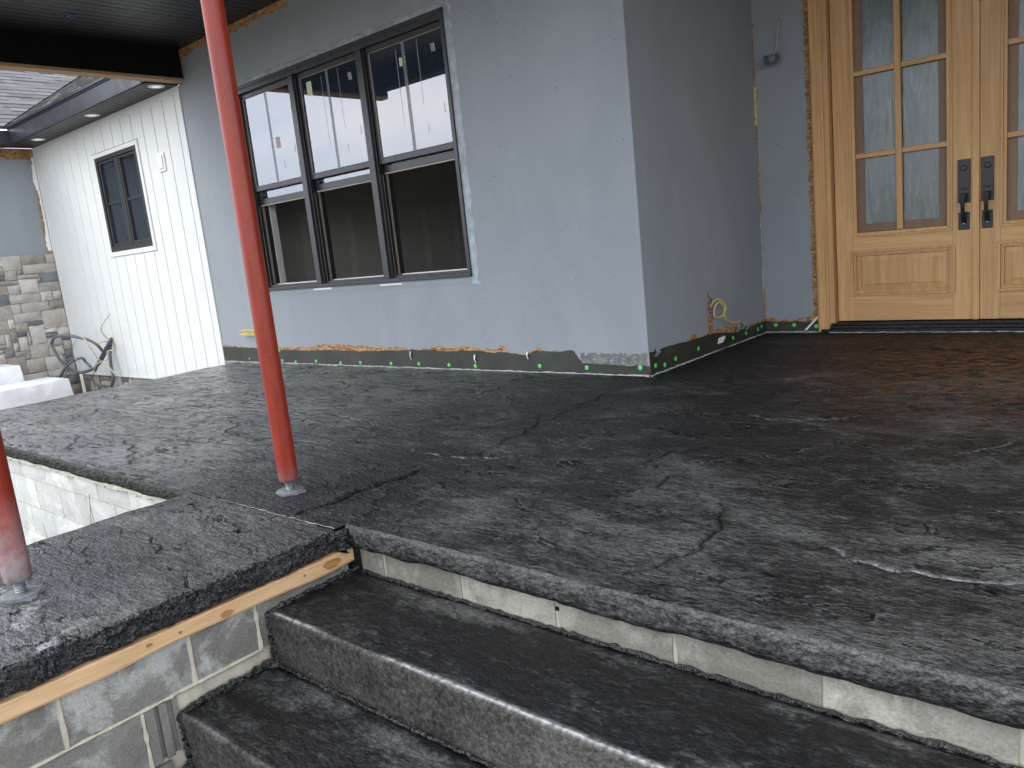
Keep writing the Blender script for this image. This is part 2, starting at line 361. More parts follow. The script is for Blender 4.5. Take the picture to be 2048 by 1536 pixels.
# ================================================================== mesh helpers
class MB:
    def __init__(s): s.v = []; s.f = []
    def box(s, x0, y0, z0, x1, y1, z1):
        b = len(s.v)
        s.v += [(x, y, z) for z in (z0, z1) for y in (y0, y1) for x in (x0, x1)]
        s.f += [tuple(b+i for i in q) for q in ((0, 2, 3, 1), (4, 5, 7, 6), (0, 1, 5, 4), (2, 6, 7, 3), (0, 4, 6, 2), (1, 3, 7, 5))]
        return s
    def prism(s, poly, fn, d0, d1):          # poly in (u,v); fn(u,v,d)->xyz
        b = len(s.v); n = len(poly)
        s.v += [fn(u, v, d0) for u, v in poly] + [fn(u, v, d1) for u, v in poly]
        s.f.append(tuple(range(b, b+n))); s.f.append(tuple(range(b+2*n-1, b+n-1, -1)))
        for i in range(n):
            j = (i+1) % n; s.f.append((b+i, b+n+i, b+n+j, b+j))
        return s
    def tube(s, pts, r, n=8, cap=True):
        pts = [Vector(p) for p in pts]; b = len(s.v); m = len(pts)
        rr = r if isinstance(r, (list, tuple)) else [r]*m
        up = Vector((.13, .21, .97))
        for i, p in enumerate(pts):
            d = (pts[min(i+1, m-1)]-pts[max(i-1, 0)]).normalized()
            a = d.cross(up)
            if a.length < .05: a = d.cross(Vector((1, 0, 0)))
            a.normalize(); c = d.cross(a)
            for k in range(n):
                t = 2*math.pi*k/n; s.v.append(tuple(p+(a*math.cos(t)+c*math.sin(t))*rr[i]))
        for i in range(m-1):
            for k in range(n):
                k2 = (k+1) % n; s.f.append((b+i*n+k, b+i*n+k2, b+(i+1)*n+k2, b+(i+1)*n+k))
        if cap:
            s.f.append(tuple(b+k for k in range(n-1, -1, -1))); s.f.append(tuple(b+(m-1)*n+k for k in range(n)))
        return s
    def lathe(s, prof, o=(0, 0, 0), ax=(0, 0, 1), n=20):
        ax = Vector(ax).normalized(); a = ax.orthogonal().normalized(); c = ax.cross(a); o = Vector(o)
        b = len(s.v); m = len(prof)
        for r, h in prof:
            for k in range(n):
                t = 2*math.pi*k/n; s.v.append(tuple(o+ax*h+(a*math.cos(t)+c*math.sin(t))*r))
        for i in range(m-1):
            for k in range(n):
                k2 = (k+1) % n; s.f.append((b+i*n+k, b+i*n+k2, b+(i+1)*n+k2, b+(i+1)*n+k))
        s.f.append(tuple(b+k for k in range(n-1, -1, -1))); s.f.append(tuple(b+(m-1)*n+k for k in range(n)))
        return s
    def grid(s, P):
        n, m = len(P), len(P[0]); b = len(s.v)
        for row in P: s.v += [tuple(p) for p in row]
        for i in range(n-1):
            for j in range(m-1):
                s.f.append((b+i*m+j, b+i*m+j+1, b+(i+1)*m+j+1, b+(i+1)*m+j))
        return s
    def mesh(s, name, mat, smooth=False):
        me = bpy.data.meshes.new(name); me.from_pydata(s.v, [], s.f); me.materials.append(mat)
        if smooth:
            me.polygons.foreach_set('use_smooth', [True]*len(me.polygons))
            try: me.set_sharp_from_angle(angle=R_(40))
            except Exception: pass
        me.update(); return me
    def build(s, name, mat, parent=None, smooth=False, bevel=0, label=None, loc=None):
        o = bpy.data.objects.new(name, s.mesh(name, mat, smooth)); COL.objects.link(o)
        attach(o, parent, loc)
        if bevel:
            m = o.modifiers.new('bevel', 'BEVEL'); m.width = bevel; m.segments = 2; m.limit_method = 'ANGLE'
        if label: o['label'] = label
        return o

WORLD = {}
def attach(o, parent, loc=None):          # meshes are written in world coordinates; a child is shifted back by its parents' origin
    p = Vector(loc) if loc is not None else Vector((0, 0, 0))
    WORLD[o.name] = p
    if parent is not None:
        o.parent = parent; o.location = p-WORLD[parent.name]
    else: o.location = p

def thing(name, label, cat, loc=(0, 0, 0), group=None, kind=None):
    o = bpy.data.objects.new(name, None); COL.objects.link(o); o.location = loc; o.empty_display_size = .1
    WORLD[o.name] = Vector(loc)
    tag(o, label, cat, group, kind or ('thing' if cat else None)); return o
def tag(o, label=None, cat=None, group=None, kind=None):
    if label: o['label'] = label
    if cat: o['category'] = cat
    if group: o['group'] = group
    if kind: o['kind'] = kind
    return o

# --- numpy noise
def _h(ix, iy, seed):
    h = (ix.astype(np.int64)*374761393+iy.astype(np.int64)*668265263+seed*1442695041) & 0xffffffff
    h = ((h ^ (h >> 13))*1274126177) & 0xffffffff
    return ((h ^ (h >> 16)) & 0xffff)/65535.0
def vn(x, y, seed=0):
    ix = np.floor(x); iy = np.floor(y); fx = x-ix; fy = y-iy
    fx = fx*fx*fx*(fx*(fx*6-15)+10); fy = fy*fy*fy*(fy*(fy*6-15)+10)
    a = _h(ix, iy, seed); b = _h(ix+1, iy, seed); c = _h(ix, iy+1, seed); d = _h(ix+1, iy+1, seed)
    return a*(1-fx)*(1-fy)+b*fx*(1-fy)+c*(1-fx)*fy+d*fx*fy
def fbm(x, y, o=5, seed=0, g=.5):
    s = 0; a = 1; t = 0
    for k in range(o):
        s = s+a*vn(x*2**k+k*17.3, y*2**k-k*9.1, seed+k); t += a; a *= g
    return s/t
def sstep(a, b, x):
    t = np.clip((x-a)/(b-a), 0, 1); return t*t*(3-2*t)
CA, SA = math.cos(R_(17)), math.sin(R_(17))
def relief(x, y):          # slate-cleft relief of the stamp mats, metres; long layers with broken edges
    u = x*CA+y*SA; v = -x*SA+y*CA
    wx = fbm(x*1.7, y*1.7, 3, 11)-.5; wy = fbm(x*1.7, y*1.7, 3, 23)-.5
    f = fbm(u*1.5+wx*1.2, v*4.2+wy*1.6, 6, 3, .56)
    k = f*9; fl = np.floor(k); ter = (fl+sstep(.55, 1.0, k-fl))/9
    g = fbm(u*9, v*26, 4, 41, .6)
    return (ter-.5)*.030+(g-.5)*.0048, f

def polys_field(X, Y, polys, lipw):
    gr = np.zeros_like(X); lip = np.zeros_like(X)
    for pts, w in polys:
        P = [np.array(p, float) for p in pts]; Q = [P[0]]
        rs = np.random.RandomState(int(abs(P[0][0]*1000+P[0][1]*77)) % 9999)
        for a, b in zip(P[:-1], P[1:]):
            n = max(2, int(np.linalg.norm(b-a)/.035)); d = b-a; nn = np.array([-d[1], d[0]])/(np.linalg.norm(d)+1e-9)
            for i in range(1, n+1): Q.append(a+d*i/n+nn*(rs.uniform(-.012, .012)+.016*math.sin(i*.9+a[0]*7))*(i < n))
        Q = np.array(Q); lo = Q.min(0)-.06; hi = Q.max(0)+.06
        m = (X > lo[0]) & (X < hi[0]) & (Y > lo[1]) & (Y < hi[1])
        if not m.any(): continue
        x = X[m]; y = Y[m]; best = np.full(x.shape, 9.0)
        for i, (a, b) in enumerate(zip(Q[:-1], Q[1:])):
            d = b-a; L = d@d+1e-12; t = np.clip(((x-a[0])*d[0]+(y-a[1])*d[1])/L, 0, 1)
            e = np.hypot(x-a[0]-t*d[0], y-a[1]-t*d[1])
            tp = (i+.5)/len(Q); taper = (.70+.45*math.sin(math.pi*min(max(tp, .03), .97)))*rs.uniform(.55, 1.25)
            best = np.minimum(best, e/taper)
        gr[m] = np.maximum(gr[m], np.exp(-(best/w)**2)); lip[m] = np.maximum(lip[m], np.exp(-((best-1.6*w)/w)**2))
    return gr, lip

def grids_object(name, grids, mats, parent=None, loc=None):
    """grids: list of (P[n,m,3], attrs dict of [n,m], material index) joined in one mesh"""
    V = []; F = []; A = {k: [] for k in ('ht', 'groove', 'crust', 'grey', 'door_reflection', 'gloss')}; MI = []; b = 0
    for P, at, mi in grids:
        n, m = P.shape[:2]; V.append(P.reshape(-1, 3))
        i = np.arange(n*m).reshape(n, m)+b
        F.append(np.stack([i[:-1, :-1], i[:-1, 1:], i[1:, 1:], i[1:, :-1]], -1).reshape(-1, 4)); MI.append(np.full(len(F[-1]), mi))
        for k in A: A[k].append((at.get(k, np.zeros((n, m)))+np.zeros((n, m))).reshape(-1))
        b += n*m
    V = np.concatenate(V).astype(np.float32); F = np.concatenate(F).astype(np.int32); MI = np.concatenate(MI).astype(np.int32)
    me = bpy.data.meshes.new(name); me.vertices.add(len(V)); me.vertices.foreach_set('co', V.ravel())
    me.loops.add(F.size); me.loops.foreach_set('vertex_index', F.ravel())
    me.polygons.add(len(F)); me.polygons.foreach_set('loop_start', np.arange(0, F.size, 4, dtype=np.int32))
    me.polygons.foreach_set('loop_total', np.full(len(F), 4, dtype=np.int32)); me.polygons.foreach_set('use_smooth', np.ones(len(F), dtype=bool))
    me.polygons.foreach_set('material_index', MI)
    for k in A:
        a = me.attributes.new(k, 'FLOAT', 'POINT'); a.data.foreach_set('value', np.concatenate(A[k]).astype(np.float32))
    for m in mats: me.materials.append(m)
    me.update(calc_edges=True); me.validate()
    o = bpy.data.objects.new(name, me); COL.objects.link(o); attach(o, parent, loc); return o

def ax(a, b, d): return np.linspace(a, b, max(2, int(round(abs(b-a)/d))+1))
def coarse(*segs):
    r = [ax(*s) for s in segs]; return np.concatenate([r[0]]+[q[1:] for q in r[1:]])

# ================================================================== GROUND
D = 1.93
g = MB().grid([[(x, y, -.80) for x in (-150, -20, -6, 0, 6, 20, 150)] for y in (-150, -20, -8, -4, 0, 8, 150)])
tag(g.build('ground', M_GROUND), kind='structure')

# ================================================================== PORCH SLAB (stamped concrete)
GROOVES = [
 ([[-0.26,-1.95],[-0.18,-1.99],[0.01,-2.01],[0.21,-1.97],[0.35,-1.88],[0.42,-1.81]],.0075,.8),
 ([[0.42,-1.81],[0.71,-1.93],[0.93,-1.93]],.006,.25),
 ([[-1.48,-1.03],[-1.32,-1.11],[-1.01,-1.09],[-0.9,-1.07]],.007,.7),
 ([[-1.57,-1.5],[-1.27,-1.55],[-1.01,-1.6],[-0.89,-1.65],[-0.82,-1.73]],.007,.5),
 ([[-1.41,-0.41],[-1.25,-0.43],[-0.96,-0.61],[-0.69,-0.71],[-0.47,-0.85],[-0.34,-1.07],[-0.23,-1.23]],.008,.3),
 ([[-0.43,-1.53],[-0.31,-1.37],[-0.17,-1.27]],.009,0),
 ([[0.23,-1.51],[0.41,-1.6],[0.56,-1.62],[0.67,-1.65]],.006,.5),
 ([[1.07,-0.87],[1.26,-0.87],[1.44,-0.82],[1.57,-0.72]],.008,.7),
 ([[0.06,-2.85],[0.07,-2.6],[0.07,-2.46],[0.08,-2.19]],.018,0),
 ([[0.36,-2.72],[0.27,-2.63],[0.17,-2.44]],.006,.1),
 ([[1.49,-2.04],[1.55,-2.14],[1.6,-2.34],[1.6,-2.53],[1.55,-2.68],[1.51,-2.74]],.007,0),
 ([[1.93,-2.3],[2.05,-2.36],[2.2,-2.35],[2.3,-2.36],[2.45,-2.31],[2.65,-2.35]],.008,.8),
 ([[1.03,-1.79],[1.02,-1.62],[1.14,-1.44]],.008,0),
 ([[1.14,-2.1],[1.2,-1.97],[1.19,-1.89]],.008,0),
 ([[2.07,-1.25],[2.14,-1.14],[2.26,-0.95]],.007,.5),
 ([[2.28,-1.8],[2.37,-1.79],[2.6,-1.83]],.007,.5),
 ([[-3.01,-2.51],[-2.82,-2.61],[-2.56,-2.75]],.008,0),
 ([[-2.38,-2.49],[-2.1,-2.56],[-1.82,-2.68],[-1.66,-2.77]],.008,0),
 ([[-3.99,-1.99],[-3.8,-2.11]],.008,0),
 ([[0.17,-1.92],[0.1,-1.34],[0.02,-0.56]],.010,.12),
 ([[-2.6,-.6],[-2.3,-.75],[-2.05,-.7],[-1.9,-.9]],.007,.1), ([[-2.0,-1.9],[-1.8,-2.1],[-1.5,-2.1]],.007,.15),
 ([[-4.6,-1.6],[-4.2,-1.75],[-3.9,-1.6]],.008,0), ([[1.3,.4],[1.6,.3],[1.9,.45]],.008,.2), ([[.4,.6],[.7,.5],[.9,.65]],.008,.1),
 ([[1.7,-.2],[2.0,-.35],[2.35,-.25]],.008,.25), ([[.75,-1.2],[.95,-1.3],[1.2,-1.2]],.008,.05), 
 ([[1.1,1.1],[1.45,1.2],[1.7,1.05]],.008,.1), 
]
LAYERS = []
def slab_grid(xs, ys, ragged=True):
    X, Y = np.meshgrid(xs, ys); h, f = relief(X, Y)
    g0, l0 = polys_field(X, Y, [(p, w) for p, w, c in GROOVES if c < .2], 1)
    g1, l1 = polys_field(X, Y, [(p, w) for p, w, c in GROOVES if c >= .2], 1)
    cs = np.zeros_like(X)
    for p, w, c in GROOVES:
        if c >= .1:
            gq, _ = polys_field(X, Y, [(p, w*.70)], 1); cs = np.maximum(cs, gq*min(1, c*1.1))
    brk = sstep(.32, .5, fbm(X*14, Y*14, 3, 77))
    gr = np.maximum(g0, g1); Z = h*.62-.008*gr+.0035*np.maximum(l0, l1)
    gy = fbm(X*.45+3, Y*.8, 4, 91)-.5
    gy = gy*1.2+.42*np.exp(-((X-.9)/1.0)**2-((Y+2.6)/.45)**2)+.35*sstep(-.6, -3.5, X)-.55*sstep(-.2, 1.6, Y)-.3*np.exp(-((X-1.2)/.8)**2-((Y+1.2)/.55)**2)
    # pale chalky haze left by a wiped seam of the mats
    cs = cs*(.35+.65*brk)
    bn = np.exp(-((X-2.1)/1.1)**2-((Y-.75)/1.0)**2)  # brown flecks by the door, painted mostly for the door's reflection
    return Z, dict(ht=np.clip((h+.012)/.024, 0, 1), groove=gr*(1-cs), crust=np.clip(cs, 0, 1), grey=gy, door_reflection=bn, gloss=.04+.96*sstep(.2, -2.2, X)*(.75+.25*sstep(.35, .6, fbm(X*1.5, Y*3, 4, 61)))+.25*sstep(-1.2, -.3, Y)*sstep(0, -1, X))
XA0, XA1 = -.745, .335
Y0L, Y0R = -2.90, -2.825
ST = .0085
grids = []
def edge_roll(P, at, out, thick, amp, seed, rough_s=18):
    """P: edge row [n,3]; out: outward unit xy; rolls over and down to -thick"""
    n = len(P); T = np.linspace(0, 1, 15)[:, None]; s = np.concatenate([[0], np.cumsum(np.hypot(np.diff(P[:, 0]), np.diff(P[:, 1])))])[None, :]
    r = .015; ang = np.clip(T/.35, 0, 1)*math.pi/2
    o = r*np.sin(ang); z = -r*(1-np.cos(ang)); dn = np.clip((T-.35)/.65, 0, 1)
    rag = .010*(fbm(s*7, s*0, 4, seed+5)-.5)*2
    z = z-(thick-r+rag)*dn; o = o-.016*np.clip((dn-.75)/.25, 0, 1)
    nz_ = (fbm(s*rough_s+0*T, T*thick*rough_s*9+0*s, 5, seed, .6)-.5)*2*amp*np.clip(T*6, 0, 1)*np.where(dn > .93, .3, 1)
    o = o+nz_
    Q = np.zeros((15, n, 3)); Q[..., 0] = P[None, :, 0]+out[0]*o; Q[..., 1] = P[None, :, 1]+out[1]*o; Q[..., 2] = P[None, :, 2]*(1-.6*dn)+z
    if out[1] < 0 or out[0] > 0: pass
    a = {k: np.repeat(v[None, :], 15, 0) for k, v in at.items()}
    a['ht'] = np.clip(.75-.7*dn+nz_/amp*.25, 0, 1)
    return Q, a
def add_top(x0, x1, y0, y1, lst, stx=ST, sty=ST, xs=None, ys=None):
    xs = ax(x0, x1, stx) if xs is None else xs; ys = ax(y0, y1, sty) if ys is None else ys
    Z, at = slab_grid(xs, ys); X, Y = np.meshgrid(xs, ys)
    P = np.stack([X, Y, Z], -1); lst.append((P, at, 0)); return P, at
# left part, middle (behind the stair wall), right part, recess
PL, aL = add_top(-5.2, XA0, Y0L, .02, grids)
PM, aM = add_top(XA0, XA1, -2.885, .02, grids)
PR, aR = add_top(XA1, 2.9, Y0R, .02, grids)
PR2, aR2 = add_top(2.9, 4.6, Y0R, .02, grids, .05, ST)
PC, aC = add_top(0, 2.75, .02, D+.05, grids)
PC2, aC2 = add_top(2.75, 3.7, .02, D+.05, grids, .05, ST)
row = lambda at, i: {k: v[i] for k, v in at.items()}
colm = lambda at, j: {k: v[:, j] for k, v in at.items()}
Q, a = edge_roll(PL[0], row(aL, 0), (0, -1), .072, .011, 5, 34); grids.append((Q[::-1], {k: v[::-1] for k, v in a.items()}, 2))
Q, a = edge_roll(PR[0], row(aR, 0), (0, -1), .090, .008, 6, 34); grids.append((Q[::-1], {k: v[::-1] for k, v in a.items()}, 1))
Q, a = edge_roll(PR2[0], row(aR2, 0), (0, -1), .090, .008, 6, 34); grids.append((Q[::-1], {k: v[::-1] for k, v in a.items()}, 1))
Q, a = edge_roll(PL[:, 0], colm(aL, 0), (-1, 0), .11, .006, 8); grids.append((Q, a, 1))
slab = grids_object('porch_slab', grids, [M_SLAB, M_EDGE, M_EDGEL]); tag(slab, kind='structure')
core = MB().box(-5.19, -2.80, -.80, XA0, -.0, -.075).box(.02, -2.72, -.80, 4.55, 1.95, -.075).build('slab_core', M_CMU, slab)

# ================================================================== STAIR SIDE WALL: stamped cap, blocks
sw = thing('stair_wall', 'low block side wall of the steps with a black rough edged stamped concrete cap', 'wall', (-.2, -4, -.8))
capg = []
GROOVES_SAVE = GROOVES
GROOVES = [([[-0.07,-3.76],[0.01,-3.79],[0.04,-3.82]],0.0050,0), ([[0.04,-3.82],[.07,-3.84],[.10,-3.90]],0.0072,.9), ([[0.12,-3.76],[0.16,-3.79],[0.19,-3.82]],0.0050,0), ([[.19,-3.82],[.22,-3.83],[0.29,-3.86]],0.0079,.95),
 ([[-0.65,-3.44],[-0.57,-3.49]],0.0043,.1), ([[-0.49,-3.44],[-0.37,-3.5]],0.0043,.15), ([[0.03,-3.16],[0.09,-3.15],[0.15,-3.17],[0.3,-3.18]],0.0050,.15), ([[-.5,-3.0],[-.2,-3.02],[.05,-3.1]],0.0043,0), ([[-.6,-3.3],[-.3,-3.28],[-.1,-3.36]],0.0043,.05)]
xs = ax(XA0, XA1, .0065); ys = coarse((-5.3, -4.1, .012), (-4.1, -2.892, .0065))
X, Y = np.meshgrid(xs, ys); Z, at = slab_grid(xs, ys)
near_edge = sstep(.06, 0, XA1-X)
rag = (fbm(Y*16, Y*0+2.2, 4, 301)-.5)*.03                 # broken front arris
X2 = X+rag*sstep(.10, 0, XA1-X)
at['grey'] = at['grey']*.6+.10+.25*sstep(-3.6, -4.0, Y)
at['crust'] = np.maximum(at['crust'], .75*sstep(.60, .70, fbm(X*16, Y*16, 4, 55))*sstep(-3.62, -3.95, Y))
at['gloss'] = X*0+.30
red = np.exp(-((X-.12)/.17)**2-((Y+3.02)/.10)**2)
P = np.stack([X2, Y, Z+.006*near_edge*(fbm(X*20, Y*20, 3, 9)-.5)], -1)
capg.append((P, at, 0))
Q, a = edge_roll(P[:, -1], {k: v[:, -1] for k, v in at.items()}, (1, 0), .090, .022, 31, 48)
capg.append((np.transpose(Q, (1, 0, 2)), {k: v.T for k, v in a.items()}, 1))
Q, a = edge_roll(P[:, 0], {k: v[:, 0] for k, v in at.items()}, (-1, 0), .085, .006, 33)
capg.append((np.transpose(Q[::-1], (1, 0, 2)), {k: v[::-1].T for k, v in a.items()}, 2))
# inner end face by the porch corner
PE = P[-1]; 
cap = grids_object('cap', capg, [M_SLAB, M_BLACKEDGE, M_EDGE], sw)
endp = MB(); endp.tube([(XA1+.004+random.uniform(-.004, .004), -2.862+random.uniform(-.004, .004), -.012-.012*i) for i in range(8)], [.026+.006*random.random() for _ in range(8)], 9)
endp.build('cap_end', M_BLACKEDGE, sw, True)
GROOVES = GROOVES_SAVE
jb = MB(); pts = [(-.60+i*.02, -2.889+.0035*math.sin(i*1.7)+random.uniform(-.002, .002), .0015+random.uniform(-.001, .002)) for i in range(48)]
jb.tube(pts, [random.uniform(.0008, .0026)*(1 if i > 4 else .5) for i in range(48)], 5); jb.build('joint_line', M_SEALD, sw, True)
core = MB().box(XA0+.03, -5.28, -.80, .305, -2.90, -.08).build('mortar', M_MORTAR, sw)

def block_mesh(u0, u1, v0, v1, fn, depth=.03, seed=0, rough=.0022, nu=5, nv=3, edge=-.004, jit=.002):
    rs = random.Random(seed); mb = MB(); G = []
    for j in range(nv+1):
        r_ = []
        for i in range(nu+1):
            u = u0+(u1-u0)*i/nu; v = v0+(v1-v0)*j/nv; e = (i in (0, nu)) or (j in (0, nv))
            r_.append((u+(rs.uniform(-jit, jit)), v+rs.uniform(-jit, jit), edge*rs.uniform(.7, 1.3) if e else rs.uniform(-rough, rough)))
        G.append(r_)
    n0 = len(mb.v)
    mb.grid([[fn(*p) for p in r_] for r_ in G])
    # sides
    ring = [G[0][i] for i in range(nu+1)]+[G[j][nu] for j in range(1, nv+1)]+[G[nv][i] for i in range(nu-1, -1, -1)]+[G[j][0] for j in range(nv-1, 0, -1)]
    b = len(mb.v); k = len(ring)
    mb.v += [fn(u, v, w) for u, v, w in ring]+[fn(u, v, -depth) for u, v, w in ring]
    for i in range(k):
        j = (i+1) % k; mb.f.append((b+i, b+k+i, b+k+j, b+j))
    return mb
fx = lambda x: (lambda u, v, w: (x+w, u, v))        # face looking along +x, u = y
fy = lambda y: (lambda u, v, w: (u, y-w, v))        # face looking along -y, u = x
# the side wall's blocks (face at x=.322)
JO = .006
cs_ = [(-.318, -.09, [-5.10, -4.694, -4.288, -3.882, -3.487, -3.243, -2.83]), (-.518, -.33, [-5.3, -4.88, -4.476, -4.07, -3.669]), (-.712, -.53, [-5.1, -4.69, -4.28, -3.88, -3.6])]
k = 0
for z0, z1, js in cs_:
    for y0, y1 in zip(js[:-1], js[1:]):
        block_mesh(y0+JO, y1-JO, z0, z1, fx(.322), .04, 40+k).build('block', M_CMU, sw, bevel=.0025); k += 1
hb = MB()                                                # the grooved half block that ends the second course
hb.box(.28, -3.663, -.518, .322, -3.632, -.332).box(.28, -3.632, -.518, .308, -3.618, -.332).box(.28, -3.618, -.518, .322, -3.592, -.332).box(.28, -3.592, -.518, .306, -3.574, -.332).box(.28, -3.574, -.518, .318, -3.556, -.332)
hb.build('block', M_CMU, sw, bevel=.003)
def bead(pts, r, n=7, jit=.003):
    mb = MB(); mb.tube([(p[0]+random.uniform(-jit, jit), p[1]+random.uniform(-jit, jit), p[2]+random.uniform(-jit, jit)) for p in pts], [r*random.uniform(.6, 1.35) for p in pts], n); return mb
def lerp(a, b, n): return [tuple(a[k]+(b[k]-a[k])*i/(n-1) for k in range(3)) for i in range(n)]
# tooled mortar joints stand a little proud
mj = MB()
for seg in [((.319, -4.7, -.324), (.319, -3.57, -.324), 40), ((.319, -3.57, -.322), (.319, -3.24, -.322), 18)]:
    t_ = bead(lerp(*seg[:2], seg[2]), .0065, 6, .0006); b = len(mj.v); mj.v += t_.v; mj.f += [tuple(b+i for i in q) for q in t_.f]
for y, z0, z1 in [(-4.288, -.318, -.15), (-3.882, -.318, -.15), (-3.487, -.318, -.15), (-3.243, -.318, -.15), (-4.07, -.518, -.33), (-3.669, -.518, -.33)]:
    t_ = bead(lerp((.318, y, z0), (.318, y, z1), 8), .007, 6, .0006); b = len(mj.v); mj.v += t_.v; mj.f += [tuple(b+i for i in q) for q in t_.f]
mj.build('mortar_joint', M_MORTAR, sw, True)

# ------------------------------------------------ wooden form board under the black edge
fb = MB(); N = 60
G = []
for i in range(N+1):
    y = -5.3+(2.475)*i/N; w = .002*math.sin(i*.7)+random.uniform(-.001, .001)
    G.append([(.318, y, -.092), (.346+w, y, -.094+w), (.350+w, y, -.099), (.349+w*.5, y, -.140+.004*math.sin(i*.31)), (.345+w, y, -.148+.004*math.sin(i*.31)), (.318, y, -.149)])
fb.grid(G)
fb.f.append(tuple(range(5, -1, -1))); b = len(fb.v)-6; fb.f.append(tuple(range(b, b+6)))
board = fb.build('form_board', M_LUM); tag(board, 'long raw lumber strip nailed under the black rough concrete edge beside the steps', 'board')
for y in (-3.52, -3.05): MB().lathe([(.004, -.001), (.005, .002)], (.35, y, -.118), (1, 0, 0), 8).build('nail', M_ZINC, board)
rs = random.Random(6)
for y, z, r in ((-3.36, -.126, .016), (-2.93, -.120, .026), (-3.62, -.115, .007)):
    MB().prism([(y+r*1.7*rs.uniform(.7, 1.1)*math.cos(q*.7), z+r*.75*rs.uniform(.7, 1.1)*math.sin(q*.7)) for q in range(9)], lambda u, v, d: (d, u, v), .346, .3525).build('knot', M_KNOT, board)

# ================================================================== STEPS
stp = thing('concrete_steps', 'three dark stamped concrete steps with worn pale nosings going up to the porch', 'steps', (1.6, -3.4, -.8))
def step(y_back, y_nose, z, x0, x1, drop, seed, nose_crust, x0l):
    global GROOVES
    sv = GROOVES; GROOVES = []
    xs = coarse((x0, 2.75, .008), (2.75, x1, .03)); ys = ax(y_nose, y_back, .008)
    X, Y = np.meshgrid(xs, ys); Z, at = slab_grid(xs, ys); GROOVES = sv
    h, f = relief(X*1.3+seed*3.1, Y*1.3+seed*1.7); Z = h*.45*sstep(0, .03, Y-y_nose)
    gy = (fbm(X*1.1+seed, Y*3, 4, 91+seed)-.5)*1.5
    back = np.exp(-((y_back-.06+.03*(fbm(X*3, X*0, 3, 8+seed)-.5)-Y)/.045)**2)*sstep(.42, .6, fbm(X*2.2, Y*9, 4, 66+seed)+.12*(seed == 1))*sstep(.5, 1.2, X)
    at['grey'] = gy-.05+.9*back; at['ht'] = np.clip((h+.012)/.024, 0, 1); at['door_reflection'] = X*0; at['gloss'] = X*0+.03
    nose = np.exp(-((Y-y_nose)/.007)**2)*(.05+.95*sstep(.36, .52, fbm(X*4, Y*0, 4, 12+seed)))
    at['crust'] = nose*nose_crust; at['groove'] = .8*np.exp(-((y_back-Y)/.014)**2)
    Z = Z-.012*np.exp(-((y_back-Y)/.02)**2)+z
    P = np.stack([X, Y, Z], -1); gs = [(P, at, 0)]
    # riser
    T = np.linspace(0, 1, 26)[:, None]; r = .011; ang = np.clip(T/.14, 0, 1)*math.pi/2; dn = np.clip((T-.14)/.86, 0, 1)
    o = r*np.sin(ang); zz = -r*(1-np.cos(ang))-(drop-r)*dn; s = xs[None, :]
    nz_ = (fbm(s*11, T*4+0*s, 5, 70+seed, .6)-.5)*.007*np.clip(T*5, 0, 1)
    Q = np.zeros((26, len(xs), 3)); Q[..., 0] = s; Q[..., 1] = y_nose-o+nz_+.006*dn; Q[..., 2] = P[0, :, 2][None, :]+zz
    a = dict(ht=np.clip(.5+nz_*60, 0, 1), crust=np.exp(-(T/.04)**2)*nose_crust*(.05+.95*sstep(.36, .52, fbm(s*4, s*0, 4, 12+seed)))+0*s,
             grey=.50-.1*dn+(fbm(s*2.2, T*2+0*s, 4, 31+seed)-.5)*.9, groove=.9*sstep(.93, 1, T)+0*s)
    gs.append((Q[::-1], {k: (v+np.zeros_like(Q[..., 0]))[::-1] for k, v in a.items()}, 1))
    # left end
    L = np.stack([np.concatenate([P[:, 0], ]), ]*2); L = L.copy(); L[1, :, 2] = z-drop; L[1, :, 0] -= .001
    gs.append((L, dict(groove=np.full(L.shape[:2], .7)), 1))
    return grids_object('step', gs, [M_STEP, M_RISER], stp)
step(-2.80, -3.195, -.195, .333, 4.5, .197, 1, .9, 0)
step(-3.205, -3.548, -.390, .331, 4.5, .197, 2, .25, 0)
step(-3.560, -3.91, -.585, .329, 4.5, .215, 3, .4, 0)
# black slurry smeared along the joints between steps, risers and side wall
sl = MB()
def addb(mb, o): 
    b = len(mb.v); mb.v += o.v; mb.f += [tuple(b+i for i in q) for q in o.f]
addb(sl, bead(lerp((.345, -2.797, -.204), (4.4, -2.797, -.204), 190), .0085, 6, .003))
addb(sl, bead(lerp((.345, -3.203, -.397), (4.4, -3.203, -.397), 190), .0075, 6, .003))
addb(sl, bead(lerp((.331, -2.80, -.192), (.331, -3.20, -.196), 34), .010, 7, .004))
addb(sl, bead(lerp((.333, -3.205, -.20), (.331, -3.208, -.385), 16), .010, 7, .004))
addb(sl, bead(lerp((.329, -3.21, -.382), (.327, -3.54, -.388), 34), .013, 7, .006))
addb(sl, bead(lerp((.329, -3.55, -.395), (.327, -3.556, -.58), 20), .017, 7, .007))
addb(sl, bead(lerp((.329, -3.56, -.578), (.325, -3.9, -.585), 30), .013, 7, .006))
sl.build('slurry', M_BLACKEDGE, stp, True)

